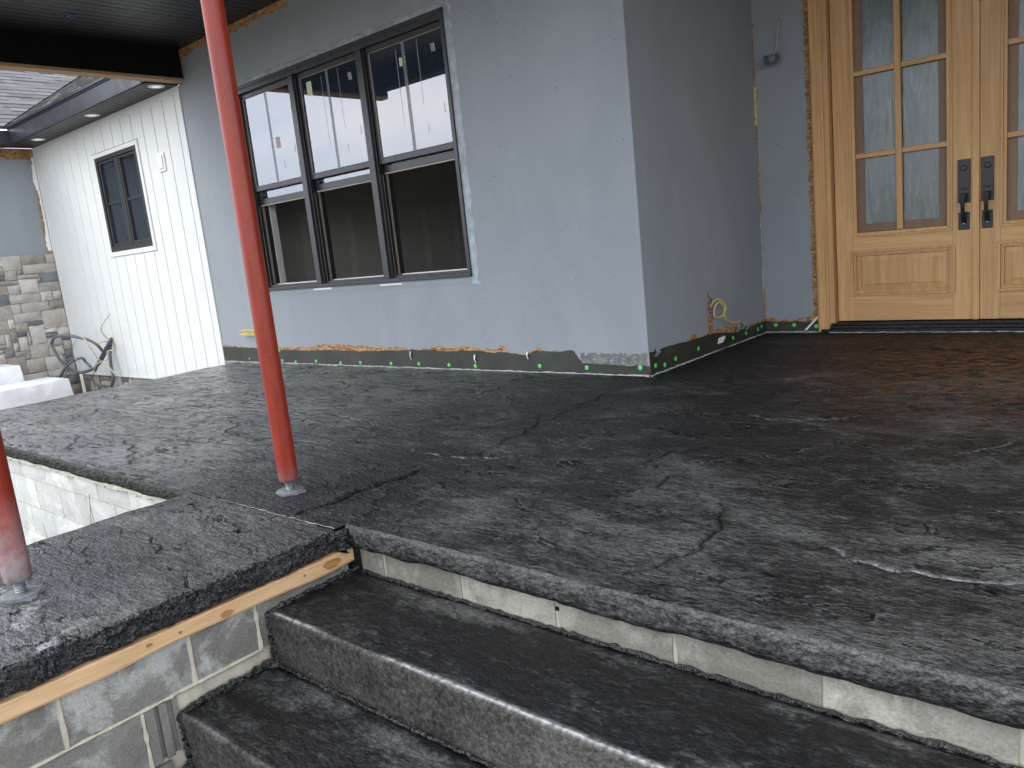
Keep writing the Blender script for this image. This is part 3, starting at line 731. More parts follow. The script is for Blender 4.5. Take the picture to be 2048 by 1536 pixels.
# ================================================================== FOUNDATION WALLS
fw = thing('foundation_wall', 'strip of buff concrete blocks between the top step and the porch edge', 'wall', (1.6, -2.79, -.8))
MB().box(.336, -2.783, -.8, 4.55, -2.70, -.085).build('mortar', M_MORTARR, fw)
js = [.335]+[.478+.4064*i for i in range(11)]
for i, (a_, b_) in enumerate(zip(js[:-1], js[1:])):
    block_mesh(a_+.0065, b_-.0065, -.21, -.088, fy(-2.79), .03, 140+i, .0022, 6, 3).build('block', M_CMUR, fw, bevel=.002)
MB().lathe([(.007, -.004), (.006, .003), (.003, .004)], (1.297, -2.79, -.135), (0, -1, 0), 9).build('void', M_WRAP, fw)
fw2 = thing('foundation_wall', 'pale sunlit concrete block wall under the left porch edge behind the red posts', 'wall', (-3, -2.86, -.8))
MB().box(-5.19, -2.852, -.8, XA0, -2.80, -.055).build('mortar', M_MORTARW, fw2)
bd = MB(); addb(bd, bead(lerp((-5.15, -2.878, -.094), (XA0, -2.872, -.088), 170), .017, 7, .005)); bd.build('mortar_bed', M_MORTARW, fw2, True)
for c, (z0, z1) in enumerate([(-.212, -.105), (-.412, -.222), (-.612, -.422), (-.80, -.622)]):
    xs_ = [-5.19]; x = -5.19+(.2 if c % 2 else .406)
    while x < XA0-.05: xs_.append(x); x += .4064
    xs_.append(XA0)
    for i, (a_, b_) in enumerate(zip(xs_[:-1], xs_[1:])):
        block_mesh(a_+.0025, b_-.0025, z0-.002, z1+.002, fy(-2.862), .02, 300+c*20+i, .0018, 5, 3).build('block', M_CMUW, fw2, bevel=.002)

# ================================================================== HOUSE WALLS
def jag(u0, u1, base, amp, n, seed, steps=0):
    rs = random.Random(seed); out = []
    for i in range(n+1):
        u = u0+(u1-u0)*i/n; out.append((u, base+rs.uniform(-amp, amp)))
    return out
WX0, WX1, WZ0, WZ1 = -4.42, -1.53, .765, 2.735
XL = -5.475
def sheath(mb, x0, y0, z0, x1, y1, z1): mb.box(x0, y0, z0, x1, y1, z1)
w1 = thing('front_wall', 'blue grey coated sheathing wall holding the row of three black windows', 'wall', (-2.7, .08, 0))
mb = MB()
# front face in one mesh with the window opening
xs_ = [XL, WX0, WX1, 0.0]; zs_ = [-.1, WZ0, WZ1, 3.45]
for i in range(3):
    for j in range(3):
        if i == 1 and j == 1: continue
        b = len(mb.v)
        mb.v += [(xs_[i], 0, zs_[j]), (xs_[i+1], 0, zs_[j]), (xs_[i+1], 0, zs_[j+1]), (xs_[i], 0, zs_[j+1])]; mb.f.append((b, b+1, b+2, b+3))
        b = len(mb.v)
        mb.v += [(xs_[i], .15, zs_[j]), (xs_[i+1], .15, zs_[j]), (xs_[i+1], .15, zs_[j+1]), (xs_[i], .15, zs_[j+1])]; mb.f.append((b+3, b+2, b+1, b))
for (xa, za), (xb, zb) in [((WX0, WZ0), (WX1, WZ0)), ((WX1, WZ0), (WX1, WZ1)), ((WX1, WZ1), (WX0, WZ1)), ((WX0, WZ1), (WX0, WZ0)), ((XL, -.1), (XL, 3.45)), ((XL, 3.45), (0, 3.45))]:
    b = len(mb.v); mb.v += [(xa, 0, za), (xb, 0, zb), (xb, .15, zb), (xa, .15, za)]; mb.f.append((b, b+1, b+2, b+3))
mb.build('sheathing', M_SHEATH, w1)
# bare strand board left where the coating stops
def strip_y(y, lower, upper, name, mat, parent, th=.002, label=None):
    m = MB(); pts = lower+upper[::-1]
    for (a0, a1), (b0, b1) in zip(zip(lower[:-1], lower[1:]), zip(upper[:-1], upper[1:])):
        m.prism([a0, a1, b1, b0], lambda u, v, d: (u, y+d, v), -th, 0)
    return m.build(name, mat, parent, label=label)
def strip_x(x, lower, upper, name, mat, parent, th=.002, label=None):
    m = MB()
    for (a0, a1), (b0, b1) in zip(zip(lower[:-1], lower[1:]), zip(upper[:-1], upper[1:])):
        m.prism([a0, a1, b1, b0], lambda u, v, d: (x+d, u, v), 0, th)
    return m.build(name, mat, parent, label=label)
def uppers(u0, u1, n, keyed, amp, seed):
    rs = random.Random(seed); out = []
    for i in range(n+1):
        u = u0+(u1-u0)*i/n
        k = 0
        while k < len(keyed)-2 and keyed[k+1][0] < u: k += 1
        (ua, va), (ub, vb) = keyed[k], keyed[k+1]; t = min(max((u-ua)/(ub-ua+1e-9), 0), 1)
        out.append((u, va+(vb-va)*t+rs.uniform(-amp, amp)))
    return out
keyO = [(XL, .190), (-4.9, .160), (-4.5, .135), (-4.3, .165), (-3.9, .175), (-3.5, .200), (-3.1, .192), (-2.6, .178), (-2.25, .168), (-2.1, .186), (-1.7, .19), (-1.45, .168), (-1.36, .17), (-1.33, .215), (-1.28, .20), (-1.25, .15), (-1.05, .13), (-1.0, .185), (-.9, .17), (-.75, .16), (-.6, .05), (0, .03)]
keyM = [(XL, .172), (-4.9, .158), (-4.4, .143), (-3.9, .140), (-3.5, .150), (-3.1, .142), (-2.6, .152), (-2.2, .162), (-2.1, .163), (-1.9, .152), (-1.6, .165), (-1.4, .145), (-1.3, .155), (-1.2, .14), (-1.04, .13), (-1.0, .165), (-.75, .16), (-.66, .175), (-.6, .165), (-.57, .08), (-.4, .075), (-.38, .075), (-.2, .07), (0, .07)]
n = 150
lo = [(XL+(0-XL)*i/n, .004) for i in range(n+1)]
strip_y(-.0005, lo, uppers(XL, 0, n, keyO, .013, 3), 'bare_strip', M_OSB, w1, .002)
strip_y(-.0030, lo, uppers(XL, 0, n, keyM, .003, 4), 'membrane', M_MEMB, w1, .004)
# half-worn membrane with coating rubbed over it, near the corner
rs = random.Random(5)
def blot(fn, u0, u1, v0, v1, n, r0, r1, name, mat, parent):
    m = MB()
    for _ in range(n):
        u, v = rs.uniform(u0, u1), rs.uniform(v0, v1); r = rs.uniform(r0, r1); kk = rs.randint(5, 8); a0 = rs.random()*6
        m.prism([(u+r*rs.uniform(.6, 1.3)*math.cos(a0+q*6.283/kk), v+r*rs.uniform(.4, 1.)*math.sin(a0+q*6.283/kk)) for q in range(kk)], fn, -.0008-.000006*_, .0005+.000001*_)
    return m.build(name, mat, parent)
blot(lambda u, v, d: (u, -.0005+d, v), -.56, -.02, .070, .152, 420, .004, .013, 'membrane_remnant', M_MEMB2, w1)
strip_y(-.0005, [(XL+.02+i*.05, 3.225+random.uniform(-.02, .02)) for i in range(42)], [(XL+.02+i*.05, 3.30) for i in range(42)], 'bare_strip', M_OSB, w1, .003)
strip_y(-.0042, [(XL+.01, 2.985), (-5.43, 2.97), (-5.385, 3.0), (-5.37, 3.0)], [(XL+.01, 3.29), (-5.43, 3.295), (-5.385, 3.285), (-5.37, 3.28)], 'bare_strip', M_OSB, w1, .003)
strip_y(-.0046, [(-5.36, 2.99+.0*i) for i in range(1)]+[(-5.33, 3.2), (-5.30, 3.21)], [(-5.36, 3.3), (-5.33, 3.29), (-5.30, 3.29)], 'bare_strip', M_OSB, w1, .003)
bead(lerp((XL, -.012, .004), (0, -.012, .004), 140), .006, 6, .003).build('cement_bead', M_SEAL, w1, True)
def cap_nails(pts, fn, axn, parent):
    me = None
    for (u, v) in pts:
        p = fn(u, v)
        if me is None:
            me = MB().lathe([(.0165, 0), (.0165, .002), (.0135, .0035), (.005, .0036), (.0045, .0052), (.001, .0054)], (0, 0, 0), axn, 14).mesh('cap_nail', M_GREEN, True)
        o = bpy.data.objects.new('cap_nail', me); COL.objects.link(o); attach(o, parent, p)
cap_nails([[-4.366, 0.135], [-4.103, 0.02], [-3.753, 0.035], [-3.364, 0.025], [-3.069, 0.034], [-2.636, 0.035], [-2.273, 0.040], [-1.907, 0.038], [-1.607, 0.035], [-0.942, 0.05], [-0.512, 0.048], [-0.07, 0.058], [-4.335, 0.03]], lambda u, v: (u, -.0065, v), (0, -1, 0), w1)
# screw heads with rubbed patches, loose torn flaps of membrane
ms = MB()
for x, z in [(-.989, 1.194), (-.594, 1.153), (-1.123, .373), (-.495, .401), (-2.547, .598), (-3.969, .619), (-3.488, .581), (-1.666, .609), (-4.36, .621), (-.3, 1.7), (-.35, .75), (-1.2, 2.0), (-.8, 2.4), (-1.15, .75), (-.25, 2.2), (-4.9, 1.2), (-4.9, 2.2), (-5.2, .7), (-2.0, .45), (-3.0, .40), (-.9, .62), (-4.5, .4), (-.6, 1.9), (-5.15, 2.6)]:
    ms.lathe([(.011, -.001), (.010, .002), (.005, .0015), (.001, .001)], (x, 0, z), (0, -1, 0), 9)
ms.build('screw_heads', M_SHEATH, w1, True)
for x, z0, z1, w in [(-1.60, .06, .13, .014), (-2.36, .07, .15, .010), (-4.45, .10, .16, .012), (-1.05, .10, .16, .012), (-4.6, .03, .07, .02), (-4.95, .03, .05, .015)]:
    MB().grid([[(x, -.009, z0), (x+w, -.014, z0+.004)], [(x-.004, -.020, (z0+z1)/2), (x+w, -.026, (z0+z1)/2)], [(x-.006, -.010, z1), (x+w*.7, -.012, z1-.005)]]).build('torn_flap', M_STICKW, w1)
# tape flashing round the window
def tape_v(x0, x1, z0, z1, seed):
    rs = random.Random(seed); n = 40
    G = [[(x0, -.004, z0+(z1-z0)*i/n), ((x0+x1)/2+rs.uniform(-.01, .01), -.009+rs.uniform(-.004, .003), z0+(z1-z0)*i/n), (x1+rs.uniform(-.008, .008), -.0015, z0+(z1-z0)*i/n)] for i in range(n+1)]
    return MB().grid(G)
tape_v(WX1-.01, WX1+.075, .69, 2.80, 1).build('flashing_tape', M_TAPE, w1, True)
rs = random.Random(2); n = 60
MB().grid([[(WX0-.05+(WX1+.07-WX0+.05)*i/n, -.003, WZ0+.01), (WX0-.05+(WX1+.07-WX0+.05)*i/n, -.0045, .72), (WX0-.05+(WX1+.07-WX0+.05)*i/n, -.0008, .688+rs.uniform(-.006, .006))] for i in range(n+1)]).build('flashing_tape', M_SHEATH, w1)
rs = random.Random(9)
MB().grid([[(WX0-.05+(WX1+.07-WX0+.05)*i/n, -.003, WZ1-.01), (WX0-.05+(WX1+.07-WX0+.05)*i/n, -.007+rs.uniform(-.003, .002), WZ1+.03), (WX0-.05+(WX1+.07-WX0+.05)*i/n, -.001, WZ1+.055+rs.uniform(-.02, .012))] for i in range(n+1)]).build('flashing_tape', M_TAPE, w1, True)
MB().box(-3.62, -.008, .727, -3.34, -.004, .742).box(-2.64, -.008, .725, -2.36, -.004, .738).build('shim', M_STICKW, w1)

# return wall (x=0), door wall (y=D), right side of the recess
w2 = thing('return_wall', 'shaded blue grey sheathing wall returning from the corner towards the door', 'wall', (-.08, .95, 0))
MB().box(-.149, .001, -.1, 0, D+.15, 3.45).build('sheathing', M_SHEATH, w2)
mb = MB(); b = 0
lo = [(.0+(D)*i/60, .004) for i in range(61)]
strip_x(.0005, lo, uppers(0, D, 60, [(0, .15), (.3, .16), (.55, .15), (.6, .185), (.68, .185), (.7, .15), (.95, .16), (1.1, .165), (1.3, .145), (1.6, .12), (1.75, .11), (D, .14)], .006, 8), 'bare_strip', M_OSB, w2, .0018)
strip_x(.0030, lo, uppers(0, D, 60, [(0, .165), (.1, .155), (.25, .165), (.6, .15), (.8, .148), (1.0, .145), (1.1, .125), (1.3, .10), (1.5, .105), (1.7, .10), (D, .105)], .004, 9), 'membrane', M_MEMB, w2, .004)
bead(lerp((.012, 0, .004), (.012, D, .004), 60), .006, 6, .003).build('cement_bead', M_SEAL, w2, True)
cap_nails([[0.065, 0.06], [0.189, 0.044], [0.343, 0.06], [0.688, 0.071], [1.273, 0.057], [1.517, 0.058], [1.752, 0.054], [1.829, 0.067]], lambda u, v: (.0075, u, v), (1, 0, 0), w2)
# bare patch round the outlet, chipped down to the membrane
rs = random.Random(12)
strip_x(.0008, [(.875+i*.01, .15) for i in range(9)], [(.875+i*.01, [.26, .36, .455, .47, .465, .45, .40, .30, .2][i]+rs.uniform(-.01, .01)) for i in range(9)], 'bare_patch', M_OSB, w2, .0018)
MB().prism([(1.0, .055), (1.09, .052), (1.14, .085), (1.12, .10), (1.02, .095)], lambda u, v, d: (.0072+d, u, v), 0, .002).build('white_tape', M_STICKW, w2, bevel=.001)
for y, z, s in [(1.32, .12, .05), (1.42, .13, .06), (1.5, .11, .04), (.05, .15, .05)]:
    MB().grid([[(.009, y, z-.02), (.012, y+s*.6, z-.03)], [(.03, y+s*.1, z+.01), (.035, y+s, z)], [(.012, y+.02, z+.03), (.02, y+s*.9, z+.025)]]).build('torn_flap', M_TAPE, w2)
# crack with foam in the inside corner
bead([(.004+.003*math.sin(i), D-.006, .15+i*.06) for i in range(40)], .006, 6, .003).build('corner_gap', M_OSB, w2, True)
bead([(.006, D-.014, 1.70+i*.018) for i in range(18)], .012, 7, .006).build('foam', M_FOAM, w2, True)
bead([(.006, D-.014, .35+i*.05) for i in range(14)], .005, 6, .004).build('caulk', M_SEAL, w2, True)
w3 = thing('door_wall', 'narrow blue grey sheathing wall beside the oak double door', 'wall', (.25, D+.08, 0))
DX0, DX1, DZ1 = .455, 2.70, 2.80
MB().box(.001, D, -.1, DX0+.03, D+.15, 3.45).box(DX1-.03, D, -.1, 3.7, D+.15, 3.45).box(DX0+.031, D, DZ1-.03, DX1-.031, D+.15, 3.45).build('sheathing', M_SHEATH, w3)
rs = random.Random(3)
zz = [(.0+2.75*i/80) for i in range(81)]
m = MB()
for i in range(80):
    a0, a1 = .412+rs.uniform(-.012, .01), .412+rs.uniform(-.012, .01)
    m.prism([(a0, zz[i]), (.47, zz[i]), (.47, zz[i+1]), (a1, zz[i+1])], lambda u, v, d: (u, D+d, v), -.003, 0)
m.build('bare_strip', M_OSB, w3)
lo = [(.0+.46*i/16, .004) for i in range(17)]
strip_y(D-.0005, lo, uppers(0, .46, 16, [(0, .14), (.06, .13), (.12, .105), (.3, .115), (.4, .14), (.46, .12)], .006, 18), 'bare_strip', M_OSB, w3, .002)
strip_y(D-.0032, lo, uppers(0, .46, 16, [(0, .10), (.1, .09), (.25, .098), (.35, .09), (.46, .095)], .006, 19), 'membrane', M_MEMB, w3, .004)
cap_nails([[0.091, 0.065], [0.248, 0.063], [0.43, 0.05]], lambda u, v: (u, D-.0075, v), (0, -1, 0), w3)
MB().prism([(.33, .015), (.355, .02), (.47, .14), (.44, .13)], lambda u, v, d: (u, D-.012+d, v), -.002, .002).build('tape_flap', M_STICKW, w3)
bead(lerp((0, D-.012, .004), (.46, D-.012, .004), 16), .006, 6, .003).build('cement_bead', M_SEAL, w3, True)
w4 = thing('unseen_side_wall', 'unseen blue grey sheathing wall added right of the entrance recess for its light', 'wall', (3.4, 1, 0))
MB().box(3.7, .0, -.1, 3.85, D+.15, 3.45).box(3.851, .0, -.1, 4.6, .15, 3.45).build('sheathing', M_SHEATH, w4)  # out of view; added and placed to set the light in the recess

# ================================================================== ROOM BEHIND THE WINDOWS
room = MB()
rx0, rx1, ry0, ry1, rz0, rz1 = -5.35, -.16, .152, 4.4, .0, 3.1
room.box(rx0-.1, ry0, rz0-.1, rx0, ry1, rz1).box(rx1, ry0, rz0-.1, rx1+.005, ry1, rz1).box(rx0-.1, ry1, rz0-.1, rx1+.005, ry1+.1, rz1).box(rx0-.1, ry0, rz1, rx1+.005, ry1+.1, rz1+.1)
ro = room.build('interior_walls', M_DRY); tag(ro, kind='structure')
MB().box(rx0, ry0, -.10, rx1, ry1, -.0).build('interior_floor', M_SUBF, ro)
jc = MB()
for x in (-4.9, -4.35, -3.7, -3.2, -2.6): 
    jc.prism([(x-.05, .75), (x+.05, .7), (x+.06, 1.55), (x-.04, 1.6)], lambda u, v, d: (u, ry1-d, v), .001, .004)
for y in (1.2, 1.9, 2.6, 3.2, 3.8):
    jc.prism([(y-.05, .75), (y+.05, .7), (y+.06, 1.55), (y-.04, 1.6)], lambda u, v, d: (rx0+d, u, v), .001, .004)
jc.build('joint_compound', M_DRYC, ro)

# ================================================================== TRIPLE WINDOW
tw = thing('triple_window', 'row of three black double hung windows with their lower sashes raised', 'window', (-2.97, .05, .765))
fr = MB()
fr.box(WX0, -.018, 2.66, WX1, .145, WZ1).box(WX0, -.028, 2.70, WX1, -.018, WZ1-.004)
fr.box(WX0, -.012, .767, WX0+.02, .145, 2.66).box(-1.565, -.02, .767, WX1, .145, 2.66)
fr.build('frame', M_BLACKVINYL, tw, bevel=.003)
MB().box(WX0, -.030, .752, WX1, .02, .782).box(WX0+.001, .02, .77, WX1-.001, .145, .803).build('sill', M_BLACKVINYL, tw, bevel=.004)
for a_, b_ in ((-3.535, -3.462), (-2.565, -2.492)):
    MB().box(a_, -.022, .783, b_, .145, 2.659).box(a_-.012, .004, .783, a_, .03, 2.659).box(b_, .004, .783, b_+.010, .016, 2.659).build('mullion', M_BLACKVINYL, tw, bevel=.003)
units = [(-4.40, -3.547, 1.59, .0), (-3.452, -2.577, 1.617, .0), (-2.482, -1.565, 1.652, .0)]
for i, (a_, b_, zl, _) in enumerate(units):
    # upper sash
    us = MB().box(a_, .022, 1.735, b_, .048, 1.782).box(a_, .022, 2.62, b_, .048, 2.66).box(a_, .022, 1.782, a_+.028, .048, 2.62).box(b_-.034, .022, 1.782, b_, .048, 2.62)
    us = us.build('upper_sash', M_BLACKVINYL, tw, bevel=.003)
    MB().box(a_+.028, .034, 1.782, b_-.034, .038, 2.62).build('pane', M_GLASS, us)
    MB().box(a_+.030, .028, 1.784, a_+.034, .034, 2.618).box(b_-.038, .028, 1.784, b_-.034, .034, 2.618).box(a_+.034, .028, 1.784, b_-.038, .034, 1.787).box(a_+.034, .028, 2.615, b_-.038, .034, 2.618).build('glazing_spacer', M_TAN, us)
    if i == 1: MB().box(-3.335, .0325, 2.45, -3.262, .0337, 2.57).build('sticker', M_STICK, us)
    if i == 2: MB().box(-2.10, .0325, 2.44, -2.065, .0337, 2.505).box(-2.045, .0325, 2.455, -2.03, .0337, 2.515).build('sticker', M_STICK, us)
    if i == 0: MB().box(-3.93, .0325, 2.09, -3.86, .0337, 2.19).build('sticker', M_TAN, us)
    wv_ = b_-a_
    MB().box(a_+.46*wv_, .0325, 1.784, a_+.50*wv_, .0332, 2.618).build('reflected_band', M_REFLBAND, us)  # grey upright band painting a second reflection across the pane
    if i > 0: MB().box(a_+.385*wv_, .0326, 1.985, a_+.387*wv_, .0331, 2.58).build('pale_line', M_STICKW, us)  # thin pale upright lines drawn on the pane
    if i > 0: MB().box(a_+.655*wv_, .0326, 2.10, a_+.657*wv_, .0331, 2.60).build('pale_line', M_STICKW, us)
    mk = MB()
    for (x, z) in [(b_-.10, 2.02), (b_-.30, 1.9)]: mk.prism([(x, z), (x+.008, z-.01), (x+.012, z+.05), (x+.003, z+.07)], lambda u, v, d: (u, .033+d, v), -.0008, .0003)
    if i > 0: 
        for q in range(3): mk.prism([(b_-.16+q*.016, 2.47), (b_-.155+q*.016, 2.47), (b_-.165+q*.016, 2.53), (b_-.170+q*.016, 2.53)], lambda u, v, d: (u, .033+d, v), -.0008, .0003)
    mk.build('marking', M_STICKW, us)
    # lower sash pushed up behind the upper one
    zt = zl+.95
    ls = MB().box(a_+.012, .060, zl+.012, b_-.012, .095, zl+.072).box(a_+.012, .060, zt-.04, b_-.012, .095, zt).box(a_+.012, .060, zl+.072, a_+.045, .095, zt-.04).box(b_-.045, .060, zl+.072, b_-.012, .095, zt-.04)
    ls = ls.build('lower_sash', M_BLACKVINYL, tw, bevel=.003)
    MB().box(a_+.045, .076, zl+.072, b_-.045, .080, zt-.04).build('pane', M_GLASS, ls)
    MB().box(a_+.012, .058, zl+.003, b_-.012, .097, zl+.012).build('weather_strip', M_TAN, ls)
    MB().box(a_+.03, .052, zl+.075, a_+.07, .060, zl+.095).build('sash_latch', M_BLACKVINYL, ls)
    # jamb tracks
    tk = MB()
    for y0, y1 in ((.034, .042), (.072, .080), (.088, .096)): tk.box(a_-.004, y0, .803, a_+.008, y1, zl)
    tk.build('jamb_track', M_TAN, tw)
    tk = MB()
    for y0, y1 in ((.008, .03), (.05, .066), (.104, .14)): tk.box(a_-.004, y0, .803, a_+.014, y1, zl)
    tk.build('jamb_liner', M_BLACKVINYL, tw)
    MB().box(a_+.02, .10, .803, b_-.01, .14, .812).build('sill_tape', M_STICKW, tw)
    # muntins between the lites show through the sash as thin uprights
MB().box(-4.40, .146, .80, -4.372, .21, 2.66).build('drywall_return', M_DRY, tw)

# ================================================================== DOUBLE DOOR
dd = thing('double_door', 'pale oak double entrance door with wavy glass lites and black handles', 'door', (1.56, D, 0))
cs = MB()
for xa, s in ((DX0, 1), (DX1, -1)):
    f = lambda u, v, d, xa=xa, s=s: (xa+s*u, v, d)
    cs.prism([(0, D-.030), (.012, D-.036), (.046, D-.036), (.052, D-.026), (.064, D-.026), (.070, D-.014), (.088, D-.014), (.088, D+.03), (0, D+.03)], f, .005, DZ1)
cs.box(DX0+.088, D-.030, DZ1-.09, DX1-.088, D+.03, DZ1)
cs.build('casing', M_WV, dd, bevel=.002)
MB().box(DX0+.088, D-.004, .07, DX0+.125, D+.12, DZ1-.09).box(DX1-.125, D-.004, .07, DX1-.088, D+.12, DZ1-.09).box(DX0+.125, D-.004, DZ1-.13, DX1-.125, D+.12, DZ1-.09).build('jamb', M_WV, dd, bevel=.002)
MB().box(DX0+.03, D-.055, .003, DX1-.03, D+.10, .030).box(DX0+.088, D-.022, .030, DX1-.088, D+.10, .052).box(DX0+.09, D+.015, .052, DX1-.09, D+.10, .074).build('threshold', M_SILL, dd, bevel=.004)
bead(lerp((DX0+.09, D-.060, .006), (DX1-.1, D-.060, .006), 60), .0035, 5, .002).build('threshold_bead', M_SEAL, dd, True)
YF = D+.06
ROWS = [(.775, 1.330), (1.368, 1.935), (1.972, 2.520)]
def leaf(x0, x1, ox, hs):
    lf = thing('door_leaf', None, None, ((x0+x1)/2, YF, .08)); lf.parent = dd; lf.location = Vector(((x0+x1)/2, YF, .08))-WORLD[dd.name]
    gx0, gx1 = ox+.747, ox+1.377; top = 2.66
    for xa, xb in ((x0, ox+.712), (ox+1.412, x1)): MB().box(xa, YF, .082, xb, YF+.045, top).build('stile', M_WV, lf, bevel=.0015)
    for za, zb in ((.082, .282), (.632, .737), (2.556, top)): MB().box(ox+.7125, YF+.0006, za, ox+1.4115, YF+.045, zb).build('rail', M_WH, lf, bevel=.0015)
    # glazing bead frame, stepped
    def ring(xa, xb, za, zb, w, y0, y1, name, mat=None):
        f = lambda y0_, y1_: (lambda u, v, d: (u, y0_ if d == 0 else y1_, v))
        m1 = MB(); fn = lambda u, v, d: (u, d, v)
        o_ = [(xa, za), (xb, za), (xb, zb), (xa, zb)]; i_ = [(xa+w, za+w), (xb-w, za+w), (xb-w, zb-w), (xa+w, zb-w)]
        for q in range(4):
            r_ = (q+1) % 4; m1.prism([o_[q], o_[r_], i_[r_], i_[q]], fn, y0, y1)
        return m1.build(name, mat or M_WV, lf, bevel=.002)
    ring(ox+.710, ox+1.414, .733, 2.560, .015, YF-.010, YF+.03, 'glazing_bead')
    ring(ox+.7255, ox+1.3985, .7485, 2.5445, .022, YF-.003, YF+.03, 'glazing_bead')
    MB().box(gx0+.286, YF+.0, .775, gx0+.331, YF+.03, 2.52).build('muntin', M_WV, lf, bevel=.005)
    for za, zb in ((1.330, 1.368), (1.935, 1.972)):
        for xa, xb in ((gx0, gx0+.2855), (gx0+.3315, gx1)): MB().box(xa, YF+.001, za, xb, YF+.03, zb).build('muntin', M_WH, lf, bevel=.005)
    # darker inner frame behind the bars
    ring(gx0-.004, gx1+.004, .771, 2.524, .062, YF+.031, YF+.046, 'inner_frame', M_WDARK)
    for za, zb in ROWS:
        for xa, xb in ((gx0, gx0+.286), (gx0+.331, gx1)):
            MB().box(max(xa, gx0+.02), YF+.037, za, min(xb, gx1-.02), YF+.042, zb).build('pane', M_WAVY, lf)
    # raised panel
    ring(ox+.694, ox+1.430, .280, .634, .020, YF-.014, YF+.02, 'panel_moulding')
    ring(ox+.7145, ox+1.4095, .3005, .6135, .022, YF-.004, YF+.02, 'panel_moulding')
    pm = MB(); xa, xb, za, zb = ox+.7365, ox+1.3875, .3225, .5915; w = .042
    o_ = [(xa, za), (xb, za), (xb, zb), (xa, zb)]; i_ = [(xa+w, za+w), (xb-w, za+w), (xb-w, zb-w), (xa+w, zb-w)]
    pm.v += [(u, YF+.016, v) for u, v in o_]+[(u, YF+.006, v) for u, v in i_]+[(u, YF+.002, v) for u, v in [(xa+w+.004, za+w+.004), (xb-w-.004, za+w+.004), (xb-w-.004, zb-w-.004), (xa+w+.004, zb-w-.004)]]
    for q in range(4):
        r_ = (q+1) % 4; pm.f += [(q, r_, 4+r_, 4+q), (4+q, 4+r_, 8+r_, 8+q)]
    pm.f.append((8, 9, 10, 11)); pm.build('panel', M_WV, lf)
    # entry set
    ha, hb_ = hs
    hp = MB().box(ha, YF-.012, .923, hb_, YF+.001, 1.225).build('handle_plate', M_BLACKMET, lf, bevel=.003)
    MB().box(ha+.004, YF-.011, .732, hb_-.006, YF+.001, .856).build('handle_plate', M_BLACKMET, lf, bevel=.003)
    hc = (ha+hb_)/2
    MB().lathe([(.021, 0), (.021, .008), (.017, .010), (.016, .012), (.005, .0125)], (hc, YF-.011, 1.165), (0, -1, 0), 20).build('lock_cylinder', M_BLACKMET, lf, True)
    MB().box(hc-.018, YF-.032, 1.018, hc+.018, YF-.011, 1.026).build('thumb_latch', M_BLACKMET, lf, bevel=.002)
    pl = MB(); prof = [(-.012, .990), (-.062, .985), (-.070, .955), (-.064, .90), (-.052, .84), (-.036, .795), (-.012, .782)]
    for (ya, za), (yb, zb) in zip(prof[:-1], prof[1:]):
        wa = .017 if za > .95 else .012
    G = []
    for q, (y_, z_) in enumerate(prof):
        wq = [.020, .018, .017, .013, .012, .013, .016][q]; tq = .010 if q not in (0, 6) else .009
        dy, dz = (0, -tq) if q in (0, 1) else (tq, 0) if q < 5 else (tq*.7, -tq)
        G.append([(hc-wq, YF+y_, z_), (hc+wq, YF+y_, z_), (hc+wq, YF+y_+dy, z_+dz), (hc-wq, YF+y_+dy, z_+dz), (hc-wq, YF+y_, z_)])
    pl.grid(G); pl.build('pull', M_BLACKMET, lf)
    MB().lathe([(.008, 0), (.007, .012), (.002, .014)], (hc, YF-.013, .775), (0, -1, 0), 10).build('pull_bolt', M_GALV, lf, True)
    return lf
leaf(.588, 1.558, 0, (1.447, 1.528))
leaf(1.586, 2.556, 1.0, (1.594, 1.672))
MB().box(1.538, YF-.016, .08, 1.5845, YF+.02, 2.66).build('astragal', M_WV, dd, bevel=.005)
MB().box(DX0+.12, D+.125, .03, DX1-.12, D+.14, 2.8).build('backing', M_WRAP, dd)

# ================================================================== PORCH ROOF: ceiling, beams
pc = thing('porch_ceiling', 'dark grooved plank ceiling over the porch', 'ceiling', (-1, -1.3, 3.3))
PW = .1
x = -5.335; 
rs = random.Random(4)
me = MB().box(0, -2.55, 3.300, PW-.009, -.0, 3.316)
pm_ = me.mesh('plank', M_CEIL)
cnt = 0
while x < -2.2:
    o = bpy.data.objects.new('plank', pm_); COL.objects.link(o); attach(o, pc, (x, 0, rs.uniform(-.0008, .0008))); x += PW; cnt += 1
far = MB()
while x < 3.8: far.box(x, -2.55, 3.300, x+PW-.009, 0, 3.316); x += PW
x = .01
while x < 3.6: far.box(x, .002, 3.300, x+PW-.009, D, 3.316); x += PW
tag(far.build('plank_field', M_CEIL, pc), kind='stuff')
MB().box(-5.52, -2.75, 3.318, 3.95, .0, 3.42).box(-.1, .001, 3.318, 3.8, D+.1, 3.42).build('ceiling_deck', M_WRAP, pc)
bm1 = thing('porch_beam', 'black wrapped beam with bare wood bottom edge at the left end of the porch', 'beam', (-5.43, -1.3, 3.0))
MB().box(-5.49, -2.75, 3.016, -5.345, -.006, 3.317).build('wrap', M_WRAP, bm1)
MB().box(-5.488, -2.748, 2.988, -5.347, -.008, 3.016).build('edge_strip', M_BEAMEDGE, bm1)
bm2 = thing('porch_beam', 'black wrapped beam along the front of the porch over the nearer red posts', 'beam', (-.4, -2.65, 3.08))
MB().box(-5.344, -2.75, 3.08, 3.95, -2.56, 3.317).build('wrap', M_WRAP, bm2)
bm3 = thing('porch_beam', 'black wrapped beam above the side wall of the steps', 'beam', (-.27, -3.4, 3.08))
MB().box(-.36, -4.3, 3.08, -.18, -2.751, 3.317).build('wrap', M_WRAP, bm3)
